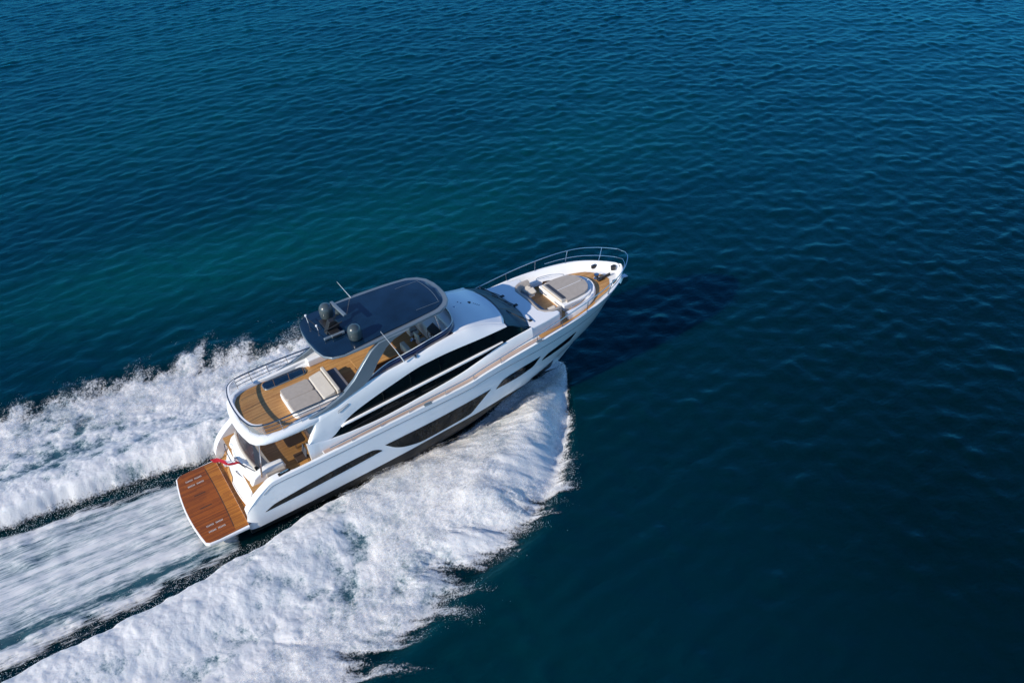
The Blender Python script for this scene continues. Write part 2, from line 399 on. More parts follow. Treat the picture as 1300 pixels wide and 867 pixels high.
def hull_window(name, xs, zup, zlo, lift=.012):
    """tinted pane let into both sides of the hull"""
    fu = cv(*zip(*zup)); fl = cv(*zip(*zlo))
    for sgn in (-1, 1):
        b = MB(); rows = []
        for x in np.linspace(xs[0], xs[1], 40):
            za, zb_ = float(fu(x)), float(fl(x)); 
            rows.append([(x, sgn*(float(hullY(x, z))+lift), z) for z in np.linspace(za, zb_, 6)])
        b.grid(rows); b.build(name, GLASS, yacht)
hull_window('hull_window', (9.67, 15.65), [(9.67, 1.70), (12.26, 1.76), (15.65, 1.96)], [(9.67, 1.68), (10.2, 1.2), (10.74, .95), (11.64, .78), (13, .84), (14.32, .95), (14.9, 1.35), (15.65, 1.93)])
hull_window('hull_window', (15.98, 18.8), [(15.98, 1.78), (16.5, 2.18), (17.45, 2.30), (18.8, 2.37)], [(15.98, 1.74), (17.05, 1.73), (18.26, 1.86), (18.8, 2.33)])
hull_window('hull_window', (18.95, 21.33), [(18.95, 1.95), (19.3, 2.2), (19.9, 2.3), (21.33, 2.5)], [(18.95, 1.91), (19.8, 1.92), (20.96, 2.02), (21.33, 2.46)])
hull_window('hull_vent_slot', (3.49, 9.45), [(3.49, .98), (4.05, 1.23), (8.92, 1.74), (9.2, 1.66), (9.45, 1.47)], [(3.49, .95), (3.91, .98), (8.85, 1.37), (9.45, 1.43)])

def deckz(x): return float(zref(x))-.11-.31*float(sstep(18.6, 21.2, np.array(x)))
def bulwarks():
    cap = MB(); inner = MB()
    xs = [x for x in XS if 2.62 <= x <= 25.95]
    for sgn in (1, -1):
        rc, ri = [], []
        for x in xs:
            y = float(ygf(x)); z = float(zgf(x)); w = .15+.27*float(sstep(5.2, 4.5, np.array(x))); yi = max(y-w, .0)
            rc.append([(x, sgn*y, z), (x, sgn*(y-.02 if y > .03 else y), z+.025), (x, sgn*max(yi+.02, 0), z+.025), (x, sgn*yi, z)])
            sl_ = .03+.42*float(sstep(19.5, 23.5, np.array(x))); zd = deckz(x)-.01 if x > 6.8 else (1.84 if x > 4 else max(.66, 1.84-(4-x)*1.0))
            zd = min(zd, z)
            ri.append([(x, sgn*yi, z), (x, sgn*max(yi-sl_*.25, 0), z*.8+zd*.2), (x, sgn*max(yi-sl_, 0), zd)])
        cap.grid(rc); inner.grid(ri)
    cap.build('gunwale', WHITE, yacht); inner.build('bulwark_lining', WHITE2, yacht)
bulwarks()

# decks
def deck_sheet(name, xs, half, zf, m, z_th=.03):
    b = MB(); rows = []
    for x in xs:
        h = half(x); rows.append([(x, h*t, zf(x)) for t in (-1, -.5, 0, .5, 1)])
    b.grid(rows); return b.build(name, m, yacht)
def inner_half(x): return max(float(ygf(x))-.14-.42*float(sstep(19.5, 23.5, np.array(x))), .0)
deck_sheet('deck_moulding', np.linspace(6.8, 25.9, 60), inner_half, lambda x: deckz(x)-.006, WHITE2)
for sgn in (1, -1):      # teak side decks
    b = MB(); b.grid([[(x, sgn*(inner_half(x)-.04), deckz(x)+.004), (x, sgn*2.40, deckz(x)+.004)] for x in np.linspace(6.85, 19.0, 40)])
    b.build('side_deck', TEAK_SIDE, yacht)
fd = MB(); fxs = np.linspace(19.0, 24.95, 30)
fd.grid([[(x, t*max(min(inner_half(x)-.05, (25.05-x)*1.5+.12), .06), deckz(x)+.006) for t in (-1, -.5, 0, .5, 1)] for x in fxs])
fd.build('foredeck_planking', TEAK_FLY, yacht)
MB().box(3.3, 7.6, -2.68, 2.68, 1.80, 1.85).build('cockpit_sole', TEAK_FLY, yacht)
MB().box(6.78, 6.83, -2.82, 2.82, 1.80, 2.42).build('deck_step', WHITE2, yacht)

# swim platform
def platform():
    t = [1, .8, .6, .3, 0]
    half = [(2.62, 2.72), (1.2, 2.69), (.72, 2.64), (.55, 2.5), (.46, 1.9), (.38, 1.2), (.34, .5), (.33, 0)]
    out = [(x, y) for x, y in half]+[(x, -y) for x, y in reversed(half[:-1])]
    MB().prism(out, .38, .56).build('swim_platform', WHITE, yacht, bevel=.05, seg=3)
    ins = [(x+.07 if x < 2 else x+.35, y-.07 if y > .1 else y) for x, y in out]
    ins = [(2.95, 2.6), (1.2, 2.63), (.77, 2.58), (.62, 2.46), (.53, 1.88), (.45, 1.2), (.41, .5), (.40, 0)]
    ins = ins+[(x, -y) for x, y in reversed(ins[:-1])]
    MB().prism(ins, .55, .585).build('platform_planking', TEAK_PLAT, yacht)
    MB().grid([[(2.06-.05*(y/2.3)**2, y, .589), (2.95, y, .589)] for y in np.linspace(-2.55, 2.55, 14)]).build('inner_planking', TEAK_INNER, yacht)
    # recessed seam across the platform, drain slots in four rows
    MB().grid([[(2.02-.05*(y/2.3)**2, y, .591), (2.06-.05*(y/2.3)**2, y, .591)] for y in np.linspace(-2.3, 2.3, 14)]).build('platform_seam', BROWN, yacht)
    for yy in (1.95, 1.55, -1.55, -1.95):
        for x1 in (.92, 1.36):
            b = MB()
            for k in range(6):
                x0 = x1+k*.062
                b.box(x0, x0+.022, yy-.06, yy+.06, .583, .593)
            b.box(x1, x1+.33, yy-.008, yy+.008, .583, .590)
            b.build('drain_grille', GRILLE, yacht)
    for yy in (-.25, .75):
        MB().box(1.0, 1.55, yy-.03, yy+.03, .584, .59).build('lifting_eye', BROWN, yacht)
platform()

# transom: moulded block with the cockpit settee inside, stairs both sides
def transom():
    half = [(2.80, 0), (2.83, .8), (2.95, 1.5), (3.1, 1.78), (3.5, 1.85), (4.5, 1.85), (4.5, 0)]
    out = [(x, -y) for x, y in half]+[(x, y) for x, y in reversed(half) if y > 0]
    def topin(x, y): return 2.22
    b = MB(); n = 28
    # leaning curved face: bottom line to top line
    ys = np.linspace(-1.85, 1.85, n)
    bot = [(2.80+.05*(y/1.0)**2+.12*max(0, abs(y)-1.3), y, .6) for y in ys]
    mid = [(3.02+.06*(y/1.0)**2+.10*max(0, abs(y)-1.3), y*.97, 1.35) for y in ys]
    top = [(3.42+.07*(y/1.0)**2+.10*max(0, abs(y)-1.3), y*.92, 2.12) for y in ys]
    tp2 = [(3.55+.07*(y/1.0)**2+.10*max(0, abs(y)-1.3), y*.90, 2.2) for y in ys]
    tp3 = [(3.85+.07*(y/1.0)**2+.10*max(0, abs(y)-1.3), y*.86, 2.2) for y in ys]
    in_ = [(3.88+.07*(y/1.0)**2+.10*max(0, abs(y)-1.3), y*.86, 1.84) for y in ys]
    b.grid([bot, mid, top, tp2, tp3, in_])
    for s in (0, -1):     # side cheeks that close the block
        y = ys[s]; sg = -1 if s == 0 else 1
        a = [bot[s], mid[s], top[s], tp2[s], tp3[s], in_[s], (4.75, sg*1.7, 1.84), (4.75, sg*1.75, .6)]
        b.add(a, [tuple(range(len(a)))])
    b.build('transom', WHITE, yacht, smooth=50)
    # garage door seam and dark side opening
    MB().grid([[(2.785+.05*y*y, y, .72), (2.90+.055*y*y, y*.98, 1.05)] for y in np.linspace(.35, 1.35, 8)]).build('transom_locker', TEAK_FLY, yacht)
    MB().grid([[(2.79+.05*y*y, y, .70), (2.815+.05*y*y, y, .76)] for y in np.linspace(-1.2, .3, 10)]).build('transom_sill', WHITE2, yacht)
    for sg in (-1, 1):
        for k in range(5):
            z1 = .585+.25*(k+1)
            MB().box(2.85+k*.30, 4.6, min(sg*1.80, sg*2.56), max(sg*1.80, sg*2.56), z1-.25, z1-.02).build('stair_riser', WHITE2, yacht)
            MB().box(2.84+k*.30, 3.16+k*.30, min(sg*1.83, sg*2.52), max(sg*1.83, sg*2.52), z1-.02, z1).build('stair_tread', TEAK_FLY, yacht)
        MB().plate([(2.96, .62), (3.02, 1.0), (3.32, 1.7), (3.62, 2.2), (3.95, 2.38), (4.4, 2.46), (5.1, 2.40), (5.16, 2.2), (5.14, 1.86), (4.6, .9)], sg*1.78, sg*1.38).build('transom_cheek', WHITE, yacht, bevel=.07, seg=4)
        MB().prism(rrect(4.15, 5.1, min(sg*1.98, sg*1.80), max(sg*1.98, sg*1.80), .06), 1.95, 2.26).build('side_bolster', GREYFAB, yacht, bevel=.06, seg=3)
    MB().tube(smooth_path([(3.30, 1.55, 2.0), (3.2, 1.5, 2.18), (3.12, .85, 2.22), (3.11, .2, 2.2), (3.2, .15, 2.0)], 5), .022).build('transom_handrail', RAIL, yacht)
    MB().tube(smooth_path([(3.42, .18, 2.1), (3.30, .12, 2.3), (3.42, -.5, 2.32), (3.72, -1.2, 2.3), (3.85, -1.25, 2.15)], 5), .026).build('transom_handrail', RAIL, yacht)
    MB().tube(smooth_path([(3.2, -.1, 1.6), (3.12, -.12, 1.7), (3.2, -.5, 1.7), (3.3, -.85, 1.7), (3.4, -.85, 1.6)], 5), .02).build('transom_handrail', RAIL, yacht)
transom()
# cockpit quarter fittings on the gunwale: cleat wells with steel cleats
for sg in (-1, 1):
    MB().box(4.55, 5.15, min(sg*2.58, sg*2.80), max(sg*2.58, sg*2.80), 2.30, 2.66).build('cleat_well', BLACK, yacht, bevel=.04)
    MB().tube([(4.65, sg*2.72, 2.72), (5.05, sg*2.72, 2.74)], .035).tube([(4.78, sg*2.72, 2.62), (4.78, sg*2.72, 2.72)], .03).tube([(4.93, sg*2.72, 2.62), (4.93, sg*2.72, 2.73)], .03).build('mooring_cleat', STEEL, yacht)
    for xx in (12.2, 18.75):
        y = float(ygf(xx)); z = float(zgf(xx))
        MB().box(xx-.22, xx+.22, min(sg*(y-.15), sg*(y+.006)), max(sg*(y-.15), sg*(y+.006)), z-.03, z+.035).build('fairlead', GREY, yacht, bevel=.03)
        MB().tube([(xx-.17, sg*(y-.08), z+.085), (xx+.17, sg*(y-.08), z+.085)], .025).tube([(xx-.06, sg*(y-.08), z), (xx-.06, sg*(y-.08), z+.085)], .022).tube([(xx+.06, sg*(y-.08), z), (xx+.06, sg*(y-.08), z+.085)], .022).build('mooring_cleat', STEEL, yacht)

# ------------------------------------------------------------------ deckhouse
c1f = cv([6.3, 7.25, 8.4, 9.6, 12.26, 14.3, 15.3, 16.4, 17.45, 18.65], [3.30, 3.02, 2.9, 2.86, 3.06, 3.3, 3.52, 3.8, 3.96, 4.02])
c2f = cv([7.25, 8.47, 9.6, 10.87, 12.58, 14, 15.68, 17.3, 18.0, 18.65], [3.04, 3.71, 4.08, 4.40, 4.74, 4.80, 4.76, 4.72, 4.40, 4.06])
c3f = cv([7.2, 8.0, 8.8, 10.4, 12.1, 14.0, 15.2, 16.2, 17.3], [4.44, 4.56, 4.82, 5.10, 5.22, 5.36, 5.34, 5.14, 4.78])
c3y = cv([7.2, 10, 13, 15.2, 16.2, 17.3], [2.22, 2.16, 2.06, 1.92, 1.92, 2.1])
def wy(x): return 2.40-.10*float(sstep(15.5, 18.6, np.array(x)))
LOW = cv([6.35, 7.25, 8.47, 9.6, 10.87, 12.58, 14, 15.68, 17.3], [3.30, 3.03, 3.71, 4.08, 4.40, 4.74, 4.80, 4.76, 4.72])
def upf(x): return (3.31+(x-6.35)*(4.46-3.31)/(.85)) if x < 7.2 else float(c3f(x))
def house():
    wall = MB(); glass = []; shoulder = MB()
    for sg in (1, -1):
        xs = np.linspace(6.25, 18.65, 80)
        wall.grid([[(x, sg*(wy(x)+.05), 1.84 if x < 6.85 else deckz(x)-.02), (x, sg*(wy(x)+.05), float(c1f(x))), (x, sg*(wy(x)+.01), float(c1f(x))+.035), (x, sg*(wy(x)-.05), float(c1f(x))+.035)] for x in xs])
        x = 6.25; wall.add([(x, sg*2.45, 1.84), (x, sg*2.45, 3.3), (x, sg*2.2, 3.3), (x, sg*2.2, 1.84)], [(0, 1, 2, 3)])
        gb = MB(); xg = np.linspace(7.2, 18.65, 70)
        gb.grid([[(x, sg*(wy(x)+.0-.13*t), float(c1f(x))*(1-t)+max(float(c2f(x)), float(c1f(x))+.02)*t) for t in (0, .25, .5, .75, 1)] for x in xg])
        g = gb.build('saloon_window', GLASS, yacht)
        # bright moulding along the glass
        tr = MB(); xt = np.linspace(8.0, 16.9, 50); rows = []
        for x in xt:
            e = min(1, (16.9-x)/1.2, (x-8.0)/.4+.15); zz = 3.50+(x-8.0)*(4.07-3.50)/8.9
            zz = max(min(zz, float(c2f(x))-.02), float(c1f(x))+.12); y = wy(x)+.03
            rows.append([(x, sg*(y-.06), zz-.042*e), (x, sg*(y+.05), zz-.034*e), (x, sg*(y+.05), zz+.034*e), (x, sg*(y-.08), zz+.042*e)])
        tr.grid(rows, True); tr.build('window_moulding', WHITE, yacht)
        for x in (10.3, 11.8, 13.4, 15.0, 16.3):
            zb_, zt_ = float(c1f(x)), float(c2f(x))
            MB().box(x-.010, x+.010, min(sg*(wy(x)-.15), sg*(wy(x)-.06)), max(sg*(wy(x)-.15), sg*(wy(x)-.06)), zb_+.04, zt_-.04).build('mullion', GLASS, yacht)
        rows = []
        for x in np.linspace(6.35, 17.3, 90):
            lo = float(LOW(x)); up = max(upf(x), lo+.005); y0 = wy(x)+.015; y1 = float(c3y(max(x, 7.2)))
            if x < 7.2: y1 = 2.40-.18*(x-6.35)/.85
            y0 = y0-.115*float(sstep(6.9, 9.2, np.array(x)))
            rows.append([(x, sg*(y0+(y1-y0)*t+.05*math.sin(math.pi*t)), lo+(up-lo)*t) for t in (0, .2, .4, .6, .8, 1)]
                        + [(x, sg*(y1-.06), up+.02), (x, sg*(y1-.14), up), (x, sg*(y1-.16), min(4.32, up) if x < 15.1 else up-.01)])
        shoulder.grid(rows)
    wall.build('house_side', WHITE, yacht, smooth=50)
    shoulder.build('superstructure', WHITE, yacht, smooth=60)
    # aft saloon bulkhead of dark glass
    MB().box(7.55, 7.62, -2.2, 2.2, 1.85, 4.0).build('saloon_door', GLASS, yacht)
    # forward roof
    rows = []
    for t in np.linspace(0, 1, 22):
        row = []
        for w in np.linspace(-1, 1, 25):
            xf = 17.80-.50*abs(w)**2.2; xa = 14.6; x = xa+(xf-xa)*t
            hy = float(c3y(min(x, 17.3)))-.10; y = hy*w
            z = float(c3f(min(x, 17.3)))+.015+.10*(1-w*w)+(-.02 if x > 17.3 else 0)
            if x > 17.3: z = 4.795+.10*(1-w*w)-(x-17.3)*.22
            row.append((x, y, z))
        rows.append(row)
    MB().grid(rows).build('coachroof', WHITE, yacht, smooth=60, solid=.06)
    # windscreen
    rows = []
    for t in np.linspace(0, 1, 10):
        row = []
        for w in np.linspace(-1, 1, 31):
            xa = 17.80-.50*abs(w)**2.2-.03; xb = 19.02-.40*abs(w)**2.2
            ya = 2.16*w; yb = 2.30*w
            za = 4.74+.09*(1-w*w); zb_ = 3.98
            x = xa+(xb-xa)*t; z = za+(zb_-za)*t+.05*math.sin(math.pi*t)
            row.append((x, ya+(yb-ya)*t, z))
        rows.append(row)
    ws = MB().grid(rows).build('windscreen', WSGLASS, yacht, smooth=60)
    for w in (-.33, .33):
        rows = []
        for t in np.linspace(0, 1, 6):
            xa = 17.77-.50*abs(w)**2.2; xb = 19.02-.40*abs(w)**2.2
            x = xa+(xb-xa)*t; z = 4.74+.09*(1-w*w)+(3.98-4.74-.09*(1-w*w))*t+.05*math.sin(math.pi*t)+.012
            rows.append([(x, 2.2*w-.03, z), (x, 2.2*w+.03, z)])
        MB().grid(rows).build('screen_mullion', BLACK, ws)
    for y0, dy in ((1.35, .55), (.2, .6), (-1.45, .55)):
        b = MB(); xb = 19.0-.4*abs(y0/2.3)**2.2
        b.tube([(xb+.12, y0-.25, 4.0), (xb-.25, y0-.1, 4.30), (xb-.55, y0+.05, 4.50)], .022)
        b.tube([(xb-.3, y0-.55, 4.335), (xb-.50, y0, 4.48), (xb-.78, y0+.55, 4.62)], .024)
        b.box(xb+.02, xb+.2, y0-.33, y0-.17, 3.94, 4.06)
        b.build('windscreen_wiper', BLACK, yacht)
    # roof emblem and deck fittings
    zr = lambda x: float(c3f(x))+.118
    MB().lathe([(0, .012), (.09, .012), (.10, .0)], (16.62, .28, zr(16.62)), 16).build('roof_emblem', BLACK, yacht)
    for k, (x, y) in enumerate(((16.78, .10), (16.84, .02), (16.90, -.06), (16.96, -.14))):
        MB().prism([(x-.06, y+.02), (x-.045, y), (x+.07, y+.06), (x+.055, y+.08)], zr(x)-.02, zr(x)+.006).build('roof_letter', RUB, yacht)
    for x, y in ((16.1, .5), (16.2, .35)):
        MB().lathe([(0, .02), (.03, .02), (.035, 0)], (x, y, zr(x)-.01), 8).build('roof_fitting', RUB, yacht)
    for sg in (1, -1):   # small outlined badge on the fashion plate
        MB().tube([(8.05, sg*2.335, 4.20), (8.06, sg*2.33, 4.30), (8.62, sg*2.30, 4.45), (8.61, sg*2.305, 4.36)], .012, 5, closed=True).build('side_badge', RUB, yacht)
    MB().lathe([(0, .05), (.07, .04), (.09, 0)], (15.7, .1, 5.36), 12).build('roof_light', STEEL, yacht)
house()

# ------------------------------------------------------------------ foredeck
def foredeck():
    back = [(18.55, 2.33), (19.6, 2.22), (20.5, 2.06), (20.62, 1.95), (20.60, 1.72), (20.35, 1.66), (20.0, 1.45), (19.82, 1.1), (19.86, 0)]
    out = [(x, y) for x, y in back]+[(x, -y) for x, y in reversed(back[:-1])]
    out = [(18.55, -2.33)]+[(18.75, -1.6), (18.96, -.8), (19.02, 0), (18.96, .8), (18.75, 1.6)]+out[:-1]
    MB().prism(out, 3.0, lambda x, y: 4.03-.03*(x-18.6), .0).build('foredeck_coaming', WHITE, yacht, bevel=.07, seg=4)
    # lounge settee let into the coaming
    seat = [(20.95, 1.55), (20.35, 1.62), (20.0, 1.42), (19.86, 1.05), (19.88, -1.05), (20.0, -1.42), (20.35, -1.62), (20.95, -1.55), (20.95, -1.05), (20.45, -.95), (20.40, 0), (20.45, .95), (20.95, 1.05)]
    so = thing('bow_settee', 'grey U shaped settee let into white foredeck moulding behind windscreen', 'sofa', (20, 0, 3.1))
    MB().prism(seat, 3.12, 3.42).build('base', WHITE2, so, bevel=.03, off=(20, 0, 3.1))
    MB().prism([(x, y*.99) for x, y in seat], 3.42, 3.56).build('seat', mat('blue_grey_upholstery', (.22, .25, .29), .8, var=.05), so, bevel=.05, off=(20, 0, 3.1), seg=3)
    bk = [(20.9, 1.66), (20.35, 1.66), (20.0, 1.45), (19.83, 1.08), (19.86, 0), (19.83, -1.08), (20.0, -1.45), (20.35, -1.66), (20.9, -1.66)]
    p = smooth_path([(x, y, 0) for x, y in bk], 8); rows = []
    c = Vector((21.0, 0, 0))
    for q in p:
        dv = (c-q); dv.normalize()
        rows.append([q+Vector((0, 0, 3.5)), q+Vector((0, 0, 3.98)), q+dv*.08+Vector((0, 0, 4.01)), q+dv*.2+Vector((0, 0, 3.95)), q+dv*.26+Vector((0, 0, 3.5))])
    MB().grid(rows).build('backrest', GREYFAB, so, smooth=60, off=(20, 0, 3.1))
    for i, (x, y, rz, lab) in enumerate(((20.62, 1.38, .3, 'square cream scatter cushion at port end of bow settee'), (20.72, .98, -.2, 'cream scatter cushion lying flat beside port end of bow settee'),
                                         (20.66, -1.15, -.3, 'cream scatter cushion at starboard end of bow settee'))):
        t = thing('scatter_cushion', lab, 'cushion', (x, y, 3.56), 'scatter cushions on the bow settee')
        t.matrix_world = t.matrix_world @ Matrix.Rotation(rz, 4, 'Z') @ Matrix.Rotation(-.25, 4, 'Y')
        MB().box(-.24, .24, -.24, .24, .0, .16).build('cover', CREAM, t, bevel=.07, seg=4)
    # sunbathing island
    half = [(21.32, 1.22), (22.4, 1.22), (22.95, 1.14), (23.3, .95), (23.52, .62), (23.62, .25), (23.64, 0)]
    isl = half+[(x, -y) for x, y in reversed(half[:-1])]
    sb = thing('bow_sunbed', 'grey quilted sunbed on white island in middle of the foredeck', 'sunbed', (22.4, 0, 3.2))
    MB().prism(isl, 3.2, 3.60).build('base', WHITE, sb, bevel=.05, off=(22.4, 0, 3.2), seg=3)
    pad = [(x-.0 if x < 22 else x-.16, y*.89) for x, y in isl]; pad = [(x+.32 if x < 22 else x, y) for x, y in pad]
    for a, b_ in ((-1.2, .02), (.06, 1.2)):
        pp = []
        for x, y in pad: pp.append((x, min(max(y, a), b_)))
        MB().prism(pp, 3.60, 3.74).build('mattress', GREYFAB, sb, bevel=.045, off=(22.4, 0, 3.2), seg=3)
    MB().box(21.7, 23.3, -.0+.025, .055, 3.6, 3.735).build('piping', WHITE2, sb, off=(22.4, 0, 3.2))
    MB().prism(rrect(21.36, 21.72, -.95, .95, .06), 3.60, lambda x, y: 3.82-.25*(x-21.36)).build('headrest', CREAM, sb, bevel=.05, off=(22.4, 0, 3.2), seg=3)
    MB().prism(rrect(21.50, 21.74, -.85, .85, .04), 3.72, lambda x, y: 3.85-.25*(x-21.36)).build('headrest_roll', DARKFAB, sb, bevel=.03, off=(22.4, 0, 3.2))
    for y in (-.6, .6):
        MB().tube([(21.31, y-.2, 3.44), (21.27, y-.2, 3.44), (21.27, y+.2, 3.44), (21.31, y+.2, 3.44)], .016).build('grab_rail', STEEL, sb, off=(22.4, 0, 3.2))
    # low curved wall round the island
    wl = [(21.1, 1.98), (21.7, 1.92), (22.5, 1.72), (23.2, 1.35), (23.72, .8), (23.95, .3), (23.98, 0)]
    wl = wl+[(x, -y) for x, y in reversed(wl[:-1])]
    p = smooth_path([(x, y, 0) for x, y in wl], 8); rows = []
    for i, q in enumerate(p):
        tq = (p[min(i+1, len(p)-1)]-p[max(i-1, 0)]).normalized(); nrm = Vector((-tq.y, tq.x, 0))
        if nrm.dot(Vector((22, 0, 0))-q) < 0: nrm = -nrm
        f_ = float(sstep(21.2, 23.3, np.array(q.x))); th = .16
        zt = 3.64-.12*f_; inn = .30+.25*f_
        rows.append([q+Vector((0, 0, 3.12)), q+nrm*.06+Vector((0, 0, zt-.05)), q+nrm*.10+Vector((0, 0, zt)), q+nrm*.22+Vector((0, 0, zt)), q+nrm*.28+Vector((0, 0, zt-.06)), q+nrm*(.30+.1*f_)+Vector((0, 0, 3.3 if f_ < .25 else zt-.1))])
    w = MB().grid(rows); n = 6
    w.add([v for v in rows[0]], [tuple(range(n))]); w.add([v for v in rows[-1]], [tuple(range(n))])
    w.build('sunbed_surround', WHITE, yacht, smooth=50)
    for sg in (1, -1):
        MB().tube(smooth_path([(21.5, sg*1.72, 3.64), (21.6, sg*1.70, 3.76), (22.3, sg*1.55, 3.74), (22.9, sg*1.25, 3.68), (23.0, sg*1.2, 3.58)], 6), .018).build('grab_rail', STEEL, yacht)
    # anchor gear
    wd = thing('anchor_windlass', 'steel anchor windlass on teak at the bow', 'windlass', (24.5, 0, 3.3))
    o = (24.5, 0, 3.3)
    MB().lathe([(0, .0), (.16, .0), (.17, .06), (.11, .1), (.1, .2), (.14, .24), (.14, .28), (.0, .29)], (24.42, .14, 3.31)).build('drum', STEEL, wd, off=o)
    MB().box(24.3, 24.55, -.22, .0, 3.31, 3.46).build('gearbox', BLACK, wd, bevel=.04, off=o)
    MB().tube([(24.45, -.1, 3.4), (25.2, -.02, 3.4)], .05).build('chain', BLACK, wd, off=o)
    MB().box(24.55, 25.2, -.09, .05, 3.31, 3.36).build('chain_channel', BLACK, wd, bevel=.01, off=o)
    for sg in (1, -1):
        MB().prism(rrect(24.68, 25.0, sg*.98-.085, sg*.98+.085, .07), 3.42, 3.60).build('bow_fairlead', BLACK, yacht, bevel=.02)
        for k in (-.1, 0, .1):
            MB().box(24.84+k-.03, 24.84+k+.03, sg*.98-.05, sg*.98+.05, 3.6, 3.62).build('fairlead_roller', STEEL, yacht)
    MB().prism(rrect(25.42, 25.72, .06, .26, .09), 3.4, 3.66).build('bow_hawse', BLACK, yacht, bevel=.02)
    an = MB(); an.tube([(25.5, 0, 2.95), (26.15, 0, 2.75)], .06); an.plate([(26.0, 2.85), (26.35, 2.8), (26.3, 2.45), (25.85, 2.3), (25.8, 2.5)], -.16, .16)
    an.build('anchor', STEEL, yacht, bevel=.03)
foredeck()

# ------------------------------------------------------------------ deck rails
def rails():
    hf = cv([7, 12, 16, 19, 22, 24, 26.3], [.26, .30, .36, .46, .62, .70, .72])
    def pt(x, sg, f=1.0, fl=.0):
        x2 = min(x, 25.9); y = float(ygf(x2))-.07; lean = float(sstep(20, 25, np.array(x)))
        return Vector((x+.33*lean*f, sg*(y+.10*lean*f), float(zgf(x2))+float(hf(x))*f))
    xs_s = list(np.linspace(7.1, 24.5, 60))+[25, 25.35, 25.62, 25.8]
    stb = [pt(x, -1) for x in xs_s]; prt = [pt(x, 1) for x in reversed(xs_s) if x > 17.9]
    nose = Vector((26.27, 0, float(zgf(26))+.70))
    path = stb+[Vector((26.22, -.16, nose.z)), nose, Vector((26.22, .16, nose.z))]+prt
    rl = MB().tube(path, .026).build('guard_rail', STEEL, yacht)
    low = [pt(x, -1, .42) for x in xs_s if x > 22.4]+[Vector((26.1, 0, float(zgf(26))+.3))]+[pt(x, 1, .42) for x in reversed(xs_s) if x > 22.4]
    MB().tube(low, .02).build('guard_rail', STEEL, yacht)
    for sg in (1, -1):
        for x in ((8.2, 9.7, 11.2, 13.2, 14.8, 16.4) if sg < 0 else ())+(18.6, 20.2, 21.9, 23.6, 25.2):
            y = float(ygf(x))-.07
            MB().tube([(x, sg*y, float(zgf(x))), pt(x, sg, .42), pt(x, sg)], .02).build('stanchion', STEEL, yacht)
    return rl
rails()

